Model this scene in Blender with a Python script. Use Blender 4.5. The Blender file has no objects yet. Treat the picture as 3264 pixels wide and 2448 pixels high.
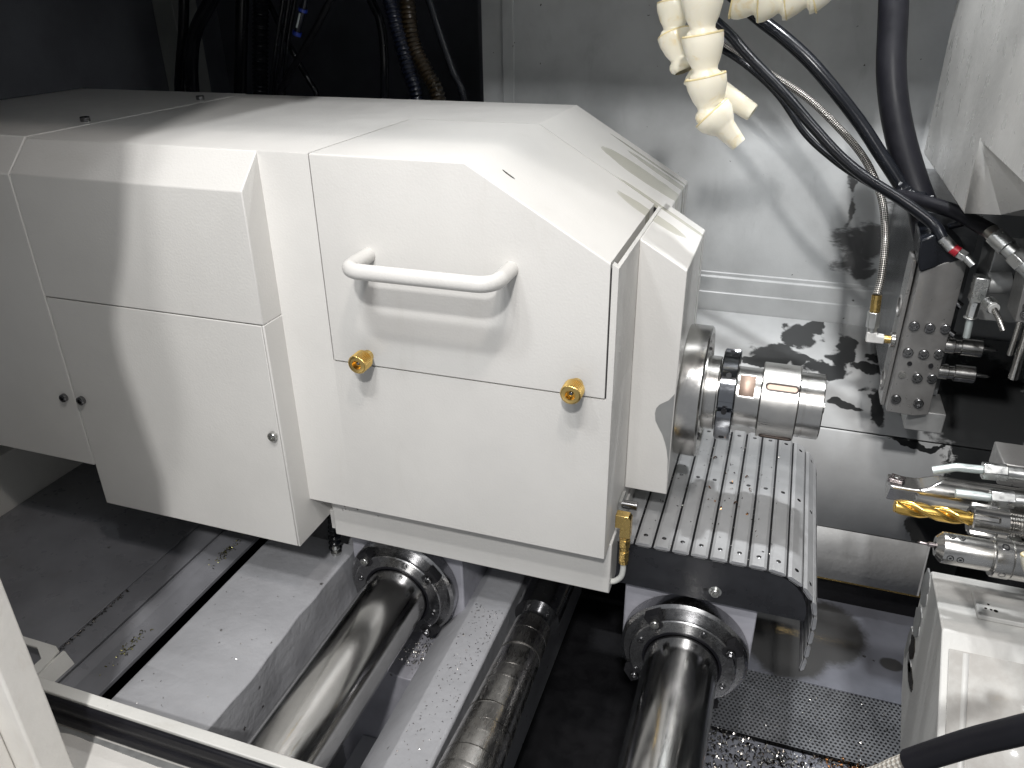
import bpy, bmesh, math, random
from mathutils import Vector, Matrix, noise as mnoise
random.seed(7)
S = bpy.context.scene
COL = S.collection
PI = math.pi

# ------------------------------------------------------------------ camera
cam_d = bpy.data.cameras.new('camera'); cam = bpy.data.objects.new('camera', cam_d); COL.objects.link(cam)
def cam_matrix(loc, yaw, pitch, roll):
    yaw, pitch, roll = map(math.radians, (yaw, pitch, roll))
    f = Vector((math.sin(yaw)*math.cos(pitch), math.cos(yaw)*math.cos(pitch), math.sin(pitch)))
    r = Vector((math.cos(yaw), -math.sin(yaw), 0)); u = r.cross(f)
    r2 = r*math.cos(roll)+u*math.sin(roll); u2 = -r*math.sin(roll)+u*math.cos(roll)
    m = Matrix.Identity(4)
    for i in range(3): m[i][0], m[i][1], m[i][2], m[i][3] = r2[i], u2[i], -f[i], loc[i]
    return m
cam.matrix_world = cam_matrix((0.35091, -0.53639, 0.28764), -19.29844, -26.72565, -0.75778)
cam_d.sensor_width = 36; cam_d.lens = 27.69; cam_d.clip_start = 0.01; cam_d.clip_end = 60
S.camera = cam

# ------------------------------------------------------------------ world, lamps, exposure
w = bpy.data.worlds.new('World'); S.world = w; w.use_nodes = True
bg = w.node_tree.nodes['Background']; bg.inputs[0].default_value = (0.92, 0.95, 1.0, 1); bg.inputs[1].default_value = 0.34
def area(name, loc, target, sx, sy, power, col, spread=180):
    d = bpy.data.lights.new(name, 'AREA'); d.shape = 'RECTANGLE'; d.size = sx; d.size_y = sy
    d.energy = power; d.color = col; d.spread = math.radians(spread)
    o = bpy.data.objects.new(name, d); COL.objects.link(o); o.location = loc
    o.rotation_euler = (Vector(target)-Vector(loc)).to_track_quat('-Z', 'Y').to_euler(); return o
area('split_shop_lamp', (0.30, -1.00, 1.60), (0.10, 0.0, 0.0), 0.06, 0.06, 6.5, (1.0, 0.985, 0.97))
area('split_shop_lamp', (0.51, -1.40, 1.30), (0.10, 0.0, 0.0), 0.08, 0.08, 19, (1.0, 0.985, 0.97))  # part split off the shop light, added to weaken the handle shadow
area('split_shop_lamp', (0.16, -0.72, 1.15), (0.10, 0.0, 0.0), 0.05, 0.05, 2.4, (1.0, 0.985, 0.97))  # another added part, in line with the same left shadow edge
area('machine_or_added_lamp', (0.33, -0.36, 0.78), (0.20, 0.0, -0.1), 0.06, 0.05, 1.8, (1.0, 0.92, 0.87))
area('machine_or_added_lamp', (0.06, -0.33, 0.56), (0.15, 0.10, 0.0), 0.05, 0.05, 0.75, (0.97, 0.985, 1.0))
area('machine_or_added_lamp', (0.40, 0.25, 0.60), (0.40, 0.33, -0.1), 0.03, 0.02, 3.9, (0.97, 0.985, 1.0))
area('machine_or_added_lamp', (0.10, 0.20, 0.60), (0.10, 0.20, 0.1), 0.03, 0.02, 1.1, (0.98, 0.985, 1.0))  # added overhead lamp that brightens the middle of the housing top
S.view_settings.view_transform = 'Standard'; S.view_settings.look = 'None'
S.view_settings.exposure = 0.0; S.view_settings.gamma = 1.0; S.view_settings.use_curve_mapping = False
S.render.engine = 'CYCLES'; S.cycles.use_denoising = True; S.cycles.max_bounces = 6
S.cycles.caustics_reflective = False; S.cycles.caustics_refractive = False; S.cycles.sample_clamp_indirect = 4

# ------------------------------------------------------------------ materials
def new_mat(name):
    m = bpy.data.materials.new(name); m.use_nodes = True; nt = m.node_tree
    return m, nt, nt.nodes['Principled BSDF']
def N(nt, t, **kw):
    n = nt.nodes.new(t)
    for k, v in kw.items():
        if k in n.inputs: n.inputs[k].default_value = v
        else: setattr(n, k, v)
    return n
def L(nt, a, b): nt.links.new(a, b)
def noise_n(nt, vec, scale, detail=3, rough=.5, dist=0.0):
    n = N(nt, 'ShaderNodeTexNoise'); n.inputs['Scale'].default_value = scale; n.inputs['Detail'].default_value = detail
    n.inputs['Roughness'].default_value = rough; n.inputs['Distortion'].default_value = dist
    if vec is not None: L(nt, vec, n.inputs['Vector'])
    return n.outputs[0]
def mapr(nt, v, a, b, c=0., d=1., smooth=True):
    n = N(nt, 'ShaderNodeMapRange'); n.interpolation_type = 'SMOOTHSTEP' if smooth else 'LINEAR'
    L(nt, v, n.inputs[0])
    for i, x in zip((1, 2, 3, 4), (a, b, c, d)): n.inputs[i].default_value = x
    return n.outputs[0]
def math_n(nt, op, a, b=None):
    n = N(nt, 'ShaderNodeMath'); n.operation = op
    for i, x in enumerate((a, b)):
        if x is None: continue
        if isinstance(x, (int, float)): n.inputs[i].default_value = x
        else: L(nt, x, n.inputs[i])
    return n.outputs[0]
def mixc(nt, f, a, b):
    n = N(nt, 'ShaderNodeMix'); n.data_type = 'RGBA'
    if isinstance(f, (int, float)): n.inputs[0].default_value = f
    else: L(nt, f, n.inputs[0])
    for i, x in ((6, a), (7, b)):
        if isinstance(x, tuple): n.inputs[i].default_value = (*x, 1)
        else: L(nt, x, n.inputs[i])
    return n.outputs[2]
def vmath(nt, op, a, b):
    n = N(nt, 'ShaderNodeVectorMath'); n.operation = op
    for i, x in enumerate((a, b)):
        if isinstance(x, tuple): n.inputs[i].default_value = x
        else: L(nt, x, n.inputs[i])
    return n
def blob_mask(nt, vec, blobs, axes, jag=.45, scale=22, edge=.12, stretch=(1, 1, 1), warp=0.):
    """0..1 mask of soft-edged, ragged patches; axes says which two coordinates count"""
    sv = vmath(nt, 'MULTIPLY', vec, stretch).outputs[0]
    n1 = noise_n(nt, sv, scale, 5, .62, .6)
    if warp:
        wn = N(nt, 'ShaderNodeTexNoise'); wn.inputs['Scale'].default_value = 34; wn.inputs['Detail'].default_value = 3; L(nt, vec, wn.inputs['Vector'])
        vec = vmath(nt, 'ADD', vec, vmath(nt, 'MULTIPLY', vmath(nt, 'SUBTRACT', wn.outputs['Color'], (.5, .5, .5)).outputs[0], (warp, warp, warp)).outputs[0]).outputs[0]
    best = None
    for b in blobs:
        (c0, c1, r0, r1) = b[:4]
        c = [0, 0, 0]; s = [0, 0, 0]
        c[axes[0]], c[axes[1]] = c0, c1; s[axes[0]], s[axes[1]] = 1/r0, 1/r1
        d = vmath(nt, 'MULTIPLY', vmath(nt, 'SUBTRACT', vec, tuple(c)).outputs[0], tuple(s))
        ln = N(nt, 'ShaderNodeVectorMath'); ln.operation = 'LENGTH'; L(nt, d.outputs[0], ln.inputs[0])
        o = ln.outputs['Value']
        best = o if best is None else math_n(nt, 'MINIMUM', best, o)
    v = math_n(nt, 'ADD', best, math_n(nt, 'MULTIPLY', math_n(nt, 'SUBTRACT', n1, .5), jag*2))
    return mapr(nt, v, 1.0+edge, 1.0-edge)
def bump_n(nt, h, strength, dist=.001):
    b = N(nt, 'ShaderNodeBump'); b.inputs['Strength'].default_value = strength; b.inputs['Distance'].default_value = dist
    L(nt, h, b.inputs['Height']); return b.outputs[0]
def paint(name, col, rough=.42, peel=(420, .25), fleck=.0, fleck_scale=38, dirt=0., dirt_col=(.36, .33, .26), blobs=None, axes=(0, 2),
          oil_and_refl_col=(.05, .05, .052), oil_rough=.1, jag=.45, bscale=22, edge=.12, spec=.5, stretch=(1, 1, 1), cloud=.06, warp=0.):
    m, nt, p = new_mat(name)
    tc = N(nt, 'ShaderNodeTexCoord'); v = tc.outputs['Object']
    c = col
    big = noise_n(nt, v, 9, 4, .6)
    dark = tuple(x*(1-cloud*2.2) for x in col); lite = tuple(min(1, x*(1+cloud)) for x in col)
    c = mixc(nt, mapr(nt, big, .3, .7), dark, lite)
    r = None
    if dirt > 0:
        dn = noise_n(nt, vmath(nt, 'MULTIPLY', v, (1, 1, .35)).outputs[0], 24, 6, .68, .8)
        c = mixc(nt, math_n(nt, 'MULTIPLY', mapr(nt, dn, .56, .8), dirt), c, dirt_col)
    if fleck > 0:
        vo = N(nt, 'ShaderNodeTexVoronoi'); vo.inputs['Scale'].default_value = fleck_scale*3
        wv = vmath(nt, 'ADD', v, vmath(nt, 'MULTIPLY', N(nt, 'ShaderNodeTexNoise', Scale=300.).outputs[1], (.006, .006, .006)).outputs[0]).outputs[0]
        L(nt, wv, vo.inputs['Vector'])
        sep = N(nt, 'ShaderNodeSeparateColor'); L(nt, vo.outputs['Color'], sep.inputs[0])
        on = mapr(nt, sep.outputs[0], 1-fleck, 1-fleck+.004)
        sz = math_n(nt, 'MULTIPLY', sep.outputs[1], .22)
        f = math_n(nt, 'MULTIPLY', on, math_n(nt, 'LESS_THAN', vo.outputs['Distance'], sz))
        c = mixc(nt, f, c, (.045, .04, .036))
    if blobs:
        mk = blob_mask(nt, v, blobs, axes, jag, bscale, edge, stretch, warp)
        c = mixc(nt, mk, c, oil_and_refl_col)
        rr = N(nt, 'ShaderNodeMix'); L(nt, mk, rr.inputs[0]); rr.inputs[2].default_value = rough; rr.inputs[3].default_value = oil_rough
        L(nt, rr.outputs[0], p.inputs['Roughness'])
    else:
        L(nt, mapr(nt, noise_n(nt, v, 60, 3), .2, .8, rough*.85, rough*1.15), p.inputs['Roughness'])
    L(nt, c, p.inputs['Base Color'])
    p.inputs['Specular IOR Level'].default_value = spec
    if peel[1] > 0: L(nt, bump_n(nt, noise_n(nt, v, peel[0], 2, .5), peel[1], .0012), p.inputs['Normal'])
    return m
def metal(name, col, rough=.25, streak=None, bump=.05, scale=300, var=.35, metallic=1., tarnish=0., tar_col=(.12, .10, .085)):
    m, nt, p = new_mat(name)
    tc = N(nt, 'ShaderNodeTexCoord'); v = tc.outputs['Object']
    sv = vmath(nt, 'MULTIPLY', v, streak or (1, 1, 1)).outputs[0]
    n = noise_n(nt, sv, scale, 4, .6)
    big = noise_n(nt, v, 26, 5, .65, .4)
    c = mixc(nt, mapr(nt, big, .3, .72), tuple(x*.86 for x in col), col)
    if tarnish: c = mixc(nt, math_n(nt, 'MULTIPLY', mapr(nt, noise_n(nt, v, 45, 6, .7, 1.), .52, .75), tarnish), c, tar_col)
    L(nt, c, p.inputs['Base Color']); p.inputs['Metallic'].default_value = metallic
    L(nt, mapr(nt, math_n(nt, 'ADD', math_n(nt, 'MULTIPLY', n, .5), math_n(nt, 'MULTIPLY', big, .5)), .3, .7, rough*(1-var), rough*(1+var)), p.inputs['Roughness'])
    if bump: L(nt, bump_n(nt, n, bump, .0006), p.inputs['Normal'])
    return m
def plain(name, col, rough=.5, metallic=0., bump=0., scale=400, coat=0., spec=.5):
    m, nt, p = new_mat(name); tc = N(nt, 'ShaderNodeTexCoord'); v = tc.outputs['Object']
    n = noise_n(nt, v, 40, 4, .6)
    L(nt, mixc(nt, mapr(nt, n, .3, .7), tuple(x*.8 for x in col), tuple(min(1, x*1.1) for x in col)), p.inputs['Base Color'])
    L(nt, mapr(nt, n, .25, .75, rough*.75, rough*1.2), p.inputs['Roughness'])
    p.inputs['Metallic'].default_value = metallic; p.inputs['Coat Weight'].default_value = coat; p.inputs['Specular IOR Level'].default_value = spec
    if bump: L(nt, bump_n(nt, noise_n(nt, v, scale, 3), bump, .001), p.inputs['Normal'])
    return m
M = {}
WHITE = (.665, .655, .63)
M['paint'] = paint('cream_white_paint', WHITE, .40, (520, .16), fleck=.012, fleck_scale=13, dirt=.10, cloud=.02)
M['paint_oily'] = paint('cream_white_paint_wet', WHITE, .36, (520, .14), fleck=.012, fleck_scale=13, dirt=.12, cloud=.02,
                        blobs=[(.222, .240, .042, .017), (.238, .282, .040, .008), (.215, .298, .050, .004), (.240, .148, .034, .012), (.252, .185, .05, .005)], axes=(0, 1),
                        oil_and_refl_col=(.50, .49, .43), oil_rough=.16, jag=.75, bscale=15, edge=.12, stretch=(.45, 1.6, .45))
M['sill'] = paint('sill_paint', (.72, .715, .68), .42, (500, .15), fleck=.03, fleck_scale=26, dirt=.25, cloud=.03)
M['post'] = paint('post_paint', (.76, .74, .70), .5, (160, .25), fleck=.0, dirt=.35, dirt_col=(.5, .42, .33), cloud=.05)
M['block'] = paint('block_paint', (.64, .635, .61), .45, (300, .2), fleck=.02, fleck_scale=24, dirt=.2, cloud=.04)
M['cast'] = paint('casting_paint', (.42, .425, .445), .34, (130, .55), fleck=.05, fleck_scale=34, dirt=.12, cloud=.07)
M['castrough'] = paint('rough_casting_paint', (.47, .47, .52), .36, (75, .9), fleck=.06, fleck_scale=36, dirt=.16, cloud=.09)
M['wall'] = paint('back_wall_paint', (.50, .51, .51), .34, (300, .12), fleck=.032, fleck_scale=46, dirt=.30, dirt_col=(.22, .22, .22), cloud=.08,
                  blobs=[(.436, -.004, .026, .014), (.446, -.028, .020, .018), (.463, -.003, .018, .022), (.455, -.045, .016, .006), (.43, .03, .006, .016), (.478, .015, .010, .03), (.425, .07, .004, .01)],
                  axes=(0, 2), oil_and_refl_col=(.10, .10, .10), oil_rough=.18, jag=1.0, bscale=60, edge=.35, stretch=(.5, 1, 1.6), warp=.04)  # smear and oil film, dark reflections put into the patch colour
M['chute'] = paint('chute_paint', (.68, .69, .69), .26, (300, .08), fleck=.015, fleck_scale=28, dirt=.15, cloud=.08,
                   blobs=[(.368, .458, .034, .017), (.392, .488, .024, .020), (.408, .505, .012, .010), (.345, .441, .026, .008), (.402, .447, .020, .007), (.447, .470, .015, .026), (.432, .437, .024, .014),
                          (.500, .466, .026, .009), (.478, .448, .024, .008), (.555, .43, .04, .06), (.49, .40, .012, .026), (.452, .392, .018, .007), (.60, .42, .06, .08)],
                   axes=(0, 1), oil_and_refl_col=(.06, .062, .063), oil_rough=.12, jag=.35, bscale=70, edge=.12, warp=.05)  # oil film patches with their dark reflections painted in
M['chutefront'] = paint('chute_front_paint', (.74, .75, .75), .3, (300, .08), fleck=.015, fleck_scale=28, dirt=.15, cloud=.06,
                   blobs=[(.63, -.25, .064, .2), (.572, -.297, .030, .022), (.535, -.192, .03, .004)],
                   axes=(0, 2), oil_and_refl_col=(.04, .042, .043), oil_rough=.09, jag=.3, bscale=110, edge=.06, warp=.03)  # wet oil at the right end, its dark reflection is in the colour
M['chutelow'] = paint('chute_lower_paint', (.76, .76, .75), .4, (160, .3), fleck=.03, fleck_scale=26, dirt=.3, cloud=.06)
M['tray'] = paint('tray_paint', (.26, .27, .31), .25, (300, .1), fleck=.04, fleck_scale=30, dirt=.2, dirt_col=(.1, .09, .08), cloud=.1,
                  blobs=[(.47, .30, .052, .055), (.43, .26, .05, .05), (.40, .31, .04, .05), (.55, .27, .013, .01)], axes=(0, 1),
                  oil_and_refl_col=(.085, .085, .085), oil_rough=.12, jag=.2, bscale=70, edge=.14)  # oily zone, dark reflection painted into its colour
M['perf'] = metal('strainer_steel', (.30, .31, .33), .4, None, .05, 200, .4, metallic=.5, tarnish=.5, tar_col=(.06, .06, .06))
M['floor'] = paint('floor_plate_paint', (.21, .213, .23), .3, (200, .12), fleck=.03, fleck_scale=20, dirt=.3, dirt_col=(.12, .11, .09), cloud=.1)
M['darkwall'] = paint('dark_wall_paint', (.10, .105, .12), .5, (300, .1), fleck=0, cloud=.1)
M['greywall'] = paint('grey_wall_paint', (.27, .28, .27), .45, (300, .1), fleck=.03, fleck_scale=24, cloud=.08)
M['panel'] = paint('slide_panel_paint', (.42, .415, .40), .30, (260, .12), fleck=.006, fleck_scale=40, dirt=.30, dirt_col=(.3, .29, .27), cloud=.09)
M['cavity'] = paint('oily_cavity_paint', (.10, .105, .11), .22, (300, .1), fleck=.02, fleck_scale=24, dirt=.3, dirt_col=(.02, .02, .02), cloud=.2)
M['steel'] = metal('ground_steel', (.58, .57, .55), .21, (1, 14, 14), .05, 260)
M['rod'] = metal('chromed_rod', (.56, .555, .545), .17, (14, .6, 14), .03, 160, .45, tarnish=.2, tar_col=(.26, .25, .245))
M['flange'] = metal('flange_steel', (.36, .36, .365), .25, None, .03, 240, .35, tarnish=.1)
M['dark_chrome'] = metal('black_chrome', (.30, .31, .33), .10, (1, 6, 6), .02, 260)
M['satin'] = metal('satin_steel', (.56, .55, .53), .34, (1, 20, 20), .06, 300)
M['flat'] = metal('milled_flat_sheen', (.56, .42, .34), .5, (14, 1, 1), .1, 300, metallic=.5)  # milled steel, orange reflection painted into its colour
M['slat'] = metal('aluminium_slat', (.47, .475, .48), .52, (16, 1.2, 16), .12, 240, .3, metallic=.3, tarnish=.25, tar_col=(.2, .2, .2))
M['slat_end'] = metal('aluminium_cut_end', (.82, .82, .83), .45, None, .05, 300)
M['screw'] = metal('black_oxide_screw', (.24, .24, .245), .22, None, .03, 300)
M['bright_screw'] = metal('zinc_screw', (.62, .62, .60), .26, None, .05, 300)
M['brass'] = metal('brass', (.78, .55, .20), .26, None, .05, 200, .4, tarnish=.2, tar_col=(.35, .22, .08))
M['gold'] = metal('titanium_nitride', (.92, .60, .16), .22, None, .04, 200, .3)
M['zinc'] = metal('zinc_plate', (.66, .67, .66), .34, None, .07, 220, .4)
M['gang'] = metal('tool_block_steel', (.29, .286, .28), .38, None, .06, 240, .4, metallic=.5, tarnish=.2, tar_col=(.16, .14, .13))
M['coil'] = metal('spring_steel', (.42, .41, .395), .27, (8, 1, 8), .05, 160, .5, tarnish=.4, tar_col=(.2, .16, .13))
M['bare'] = metal('bare_casting', (.42, .425, .42), .5, (1, 1, .2), .15, 120, .3, metallic=.6)
M['darkrim'] = plain('dark_slot_edge', (.05, .035, .03), .4)
M['insert'] = metal('carbide_insert', (.34, .30, .30), .3)
M['black'] = plain('black_plate', (.022, .023, .027), .32, .0, .05, 400)
M['void'] = plain('dark_gap', (.006, .006, .008), .7)
M['rubber'] = plain('black_rubber', (.009, .009, .012), .45, 0, .12, 300, spec=.22)
M['hose'] = plain('black_hose', (.007, .008, .011), .24, 0, .06, 240, spec=.35)
M['navy'] = plain('navy_conduit', (.004, .006, .014), .3)
M['brown'] = plain('brown_conduit', (.026, .018, .009), .33)
M['blue'] = plain('blue_plastic', (.02, .05, .35), .3)
M['red'] = plain('red_tape', (.42, .015, .03), .4)
M['white_plastic'] = plain('white_plastic', (.72, .72, .70), .4)
M['tube'] = plain('pale_nylon_tube', (.66, .67, .64), .35)
M['greytube'] = metal('zinc_tube', (.60, .66, .65), .42, None, .05, 200, .3, metallic=.55)
def cream():
    m, nt, p = new_mat('cream_plastic'); v = N(nt, 'ShaderNodeTexCoord').outputs['Object']
    n = noise_n(nt, v, 55, 5, .65, .6)
    c = mixc(nt, mapr(nt, n, .54, .78), (.80, .76, .63), (.72, .58, .30))
    L(nt, c, p.inputs['Base Color']); p.inputs['Roughness'].default_value = .28
    p.inputs['Subsurface Weight'].default_value = .25; p.inputs['Subsurface Radius'].default_value = (.006, .005, .003); p.inputs['Subsurface Scale'].default_value = .6
    return m
M['cream'] = cream()
M['rim'] = plain('yellowed_rim', (.74, .62, .34), .35)
def braid(name, c1, c2, metallic, rough):
    m, nt, p = new_mat(name); tc = N(nt, 'ShaderNodeTexCoord'); sp_ = N(nt, 'ShaderNodeSeparateXYZ'); L(nt, tc.outputs['UV'], sp_.inputs[0])
    u = math_n(nt, 'MULTIPLY', sp_.outputs[0], 2*PI*6); v = math_n(nt, 'MULTIPLY', sp_.outputs[1], 2*PI)
    a = math_n(nt, 'SINE', math_n(nt, 'ADD', u, v)); b = math_n(nt, 'SINE', math_n(nt, 'SUBTRACT', u, v))
    h = mapr(nt, math_n(nt, 'MULTIPLY', a, b), -.55, .6)
    L(nt, mixc(nt, h, c1, c2), p.inputs['Base Color'])
    p.inputs['Metallic'].default_value = metallic; p.inputs['Roughness'].default_value = rough
    L(nt, bump_n(nt, h, .9, .0006), p.inputs['Normal']); return m
M['braid'] = braid('braided_steel', (.035, .032, .03), (.50, .48, .45), .85, .34)
M['whitebraid'] = braid('braided_white', (.45, .40, .34), (.80, .77, .70), .1, .5)
def knurl():
    m, nt, p = new_mat('knurled_brass'); p.inputs['Base Color'].default_value = (.76, .54, .20, 1); p.inputs['Metallic'].default_value = 1; p.inputs['Roughness'].default_value = .28
    return m
M['knurl'] = knurl()
def chipmat(name, col):
    m, nt, p = new_mat(name); p.inputs['Base Color'].default_value = (*col, 1); p.inputs['Metallic'].default_value = 1; p.inputs['Roughness'].default_value = .22; return m
M['chips'] = chipmat('bright_chips', (.72, .70, .66)); M['rustchips'] = chipmat('brown_chips', (.42, .20, .08)); M['oilchips'] = chipmat('oily_chips', (.30, .28, .12))
M['darkchips'] = chipmat('dark_chips', (.10, .09, .08)); 
def acrylic():
    m, nt, p = new_mat('clouded_acrylic'); v = N(nt, 'ShaderNodeTexCoord').outputs['Object']
    c = mixc(nt, mapr(nt, noise_n(nt, v, 45, 5, .65), .35, .7), (.50, .48, .45), (.62, .61, .58)); L(nt, c, p.inputs['Base Color'])
    p.inputs['Roughness'].default_value = .12; p.inputs['Coat Weight'].default_value = .6; return m
M['acrylic'] = acrylic()

# ------------------------------------------------------------------ geometry helpers
def V(*a): return Vector(a)
def prism(bm, pts, axis, a, b, cap0=True, cap1=True):
    """polygon pts in the two other axes (order x,y,z without axis), extruded from a to b"""
    def co(p, t):
        c = list(p); c.insert(axis, t); return c
    va = [bm.verts.new(co(p, a)) for p in pts]; vb = [bm.verts.new(co(p, b)) for p in pts]
    n = len(pts); fs = []
    if cap0: fs.append(bm.faces.new(va))
    if cap1: fs.append(bm.faces.new(list(reversed(vb))))
    for i in range(n): fs.append(bm.faces.new((va[i], vb[i], vb[(i+1) % n], va[(i+1) % n])))
    bmesh.ops.recalc_face_normals(bm, faces=fs)
def box(bm, x0, x1, y0, y1, z0, z1): prism(bm, [(x0, z0), (x1, z0), (x1, z1), (x0, z1)], 1, y0, y1)
def frame_of(d):
    d = d.normalized(); u = d.orthogonal().normalized(); return u, d.cross(u)
def cyl(bm, p0, p1, r0, r1=None, n=24, cap=True, hexa=False):
    r1 = r0 if r1 is None else r1; p0, p1 = Vector(p0), Vector(p1); u, v = frame_of(p1-p0)
    a = [bm.verts.new(p0+(u*math.cos(t)+v*math.sin(t))*r0) for t in (2*PI*i/n for i in range(n))]
    b = [bm.verts.new(p1+(u*math.cos(t)+v*math.sin(t))*r1) for t in (2*PI*i/n for i in range(n))]
    fs = [bm.faces.new((a[i], a[(i+1) % n], b[(i+1) % n], b[i])) for i in range(n)]
    if cap: fs += [bm.faces.new(a), bm.faces.new(b)]
    bmesh.ops.recalc_face_normals(bm, faces=fs)
def lathe(bm, p0, axis, prof, n=48, rfun=None, close=False):
    """prof: (distance along axis, radius) list; rfun(t, theta, r) may change the radius"""
    p0 = Vector(p0); axis = Vector(axis).normalized()
    if abs(axis.x) > .9: u, v = V(0, 1, 0), V(0, 0, 1)
    elif abs(axis.y) > .9: u, v = V(1, 0, 0), V(0, 0, 1)
    else: u, v = frame_of(axis)
    rings = []
    for t, r in prof:
        if r <= 1e-7: rings.append([bm.verts.new(p0+axis*t)]); continue
        ring = []
        for i in range(n):
            th = 2*PI*i/n; rr = rfun(t, th, r) if rfun else r
            ring.append(bm.verts.new(p0+axis*t+(u*math.cos(th)+v*math.sin(th))*rr))
        rings.append(ring)
    fs = []
    for a, b in zip(rings, rings[1:]):
        for i in range(n):
            j = (i+1) % n
            if len(a) == 1 and len(b) == 1: continue
            if len(a) == 1: fs.append(bm.faces.new((a[0], b[i], b[j])))
            elif len(b) == 1: fs.append(bm.faces.new((a[i], a[j], b[0])))
            else: fs.append(bm.faces.new((a[i], a[j], b[j], b[i])))
    bmesh.ops.recalc_face_normals(bm, faces=fs)
def smooth_path(pts, per=8):
    pts = [Vector(p) for p in pts]; q = [pts[0]*2-pts[1]]+pts+[pts[-1]*2-pts[-2]]; out = []
    for i in range(1, len(q)-2):
        for s in range(per):
            t = s/per; a, b, c, d = q[i-1:i+3]
            out.append(.5*((2*b)+(c-a)*t+(2*a-5*b+4*c-d)*t*t+(3*b-a-3*c+d)*t**3))
    out.append(pts[-1]); return out
def tube(bm, pts, r, n=14, per=8, smooth=True, rf=None, uvlen=None):
    path = smooth_path(pts, per) if smooth else [Vector(p) for p in pts]
    d0 = (path[1]-path[0]).normalized(); u = d0.orthogonal().normalized(); rings = []; dist = 0
    uv = bm.loops.layers.uv.verify() if uvlen else None; ds = []
    for i, p in enumerate(path):
        d = ((path[min(i+1, len(path)-1)]-path[max(i-1, 0)])).normalized()
        u = (u-d*u.dot(d)).normalized(); v = d.cross(u)
        if i: dist += (p-path[i-1]).length
        ds.append(dist); rr = rf(i/(len(path)-1), dist, r) if rf else r
        rings.append([bm.verts.new(p+(u*math.cos(2*PI*k/n)+v*math.sin(2*PI*k/n))*rr) for k in range(n)])
    for i in range(len(rings)-1):
        for k in range(n):
            f = bm.faces.new((rings[i][k], rings[i][(k+1) % n], rings[i+1][(k+1) % n], rings[i+1][k]))
            if uv:
                for l, (a, b) in zip(f.loops, ((k, i), (k+1, i), (k+1, i+1), (k, i+1))): l[uv].uv = (a/n, ds[b]/uvlen)
    bm.faces.new(list(reversed(rings[0]))); bm.faces.new(rings[-1])
    bmesh.ops.recalc_face_normals(bm, faces=bm.faces[:])
def finish(bm, name, mat, sharp=32):
    for f in bm.faces: f.smooth = True
    bm.normal_update()
    for e in bm.edges:
        if len(e.link_faces) == 2:
            try: e.smooth = e.calc_face_angle() < math.radians(sharp)
            except ValueError: e.smooth = False
    me = bpy.data.meshes.new(name); bm.to_mesh(me); bm.free()
    for m in (mat if isinstance(mat, list) else [mat]): me.materials.append(M[m] if isinstance(m, str) else m)
    return me
WLOC = {}
def world_loc(o): return WLOC.get(o.name, V(0, 0, 0)) if o else V(0, 0, 0)
def obj(name, bm, mat, parent=None, bevel=0, seg=2, sharp=32):
    """one mesh object built in world coordinates"""
    me = finish(bm, name, mat, sharp); o = bpy.data.objects.new(name, me); COL.objects.link(o)
    base = world_loc(parent)
    if parent: o.parent = parent; o.location = -base     # mesh data stay in world coordinates
    WLOC[o.name] = V(0, 0, 0)
    if bevel:
        b = o.modifiers.new('bevel', 'BEVEL'); b.width = bevel; b.segments = seg; b.limit_method = 'ANGLE'; b.angle_limit = math.radians(28); b.harden_normals = False
    return o
WMAT = {}
def inst(name, me, parent, mw):
    """one more object with shared mesh data, at world matrix mw"""
    o = bpy.data.objects.new(name, me); COL.objects.link(o); o.parent = parent
    pm = WMAT.get(parent.name) or Matrix.Translation(world_loc(parent))
    o.matrix_basis = pm.inverted() @ mw; WMAT[o.name] = mw.copy(); return o
def tag(o, label, cat, group=None, kind=None):
    if label: o['label'] = label
    if cat: o['category'] = cat
    if group: o['group'] = group
    if kind: o['kind'] = kind
    return o
def thing(name, loc, label, cat, group=None):
    o = bpy.data.objects.new(name, None); COL.objects.link(o); o.location = loc; o.empty_display_size = .02
    WLOC[o.name] = Vector(loc); return tag(o, label, cat, group)
def struct(name, bm, mat, bevel=0):
    o = obj(name, bm, mat, None, bevel); o['kind'] = 'structure'; return o
def B(): return bmesh.new()
def toward(d, roll=0.0):
    """rotation taking local +Z to d"""
    return Vector(d).to_track_quat('Z', 'Y').to_matrix().to_4x4() @ Matrix.Rotation(roll, 4, 'Z')

# shared screw meshes, head along +Z, unit = metre for radius 1
def make_socket(mat, dome=.12):
    bm = B(); n = 24; h = .95
    def ring(r, z, k=n): return [bm.verts.new((r*math.cos(2*PI*i/k), r*math.sin(2*PI*i/k), z)) for i in range(k)]
    hexr = lambda z: [bm.verts.new(((.50/math.cos(((2*PI*i/n) % (PI/3))-PI/6))*math.cos(2*PI*i/n), (.50/math.cos(((2*PI*i/n) % (PI/3))-PI/6))*math.sin(2*PI*i/n), z)) for i in range(n)]
    rs = [ring(1, 0), ring(1, h-dome), ring(1-dome, h), hexr(h), hexr(h-.6)]
    for a, b in zip(rs, rs[1:]):
        for i in range(n): bm.faces.new((a[i], a[(i+1) % n], b[(i+1) % n], b[i]))
    bm.faces.new(rs[-1]); bmesh.ops.recalc_face_normals(bm, faces=bm.faces[:])
    return finish(bm, 'socket_screw', mat)
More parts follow.
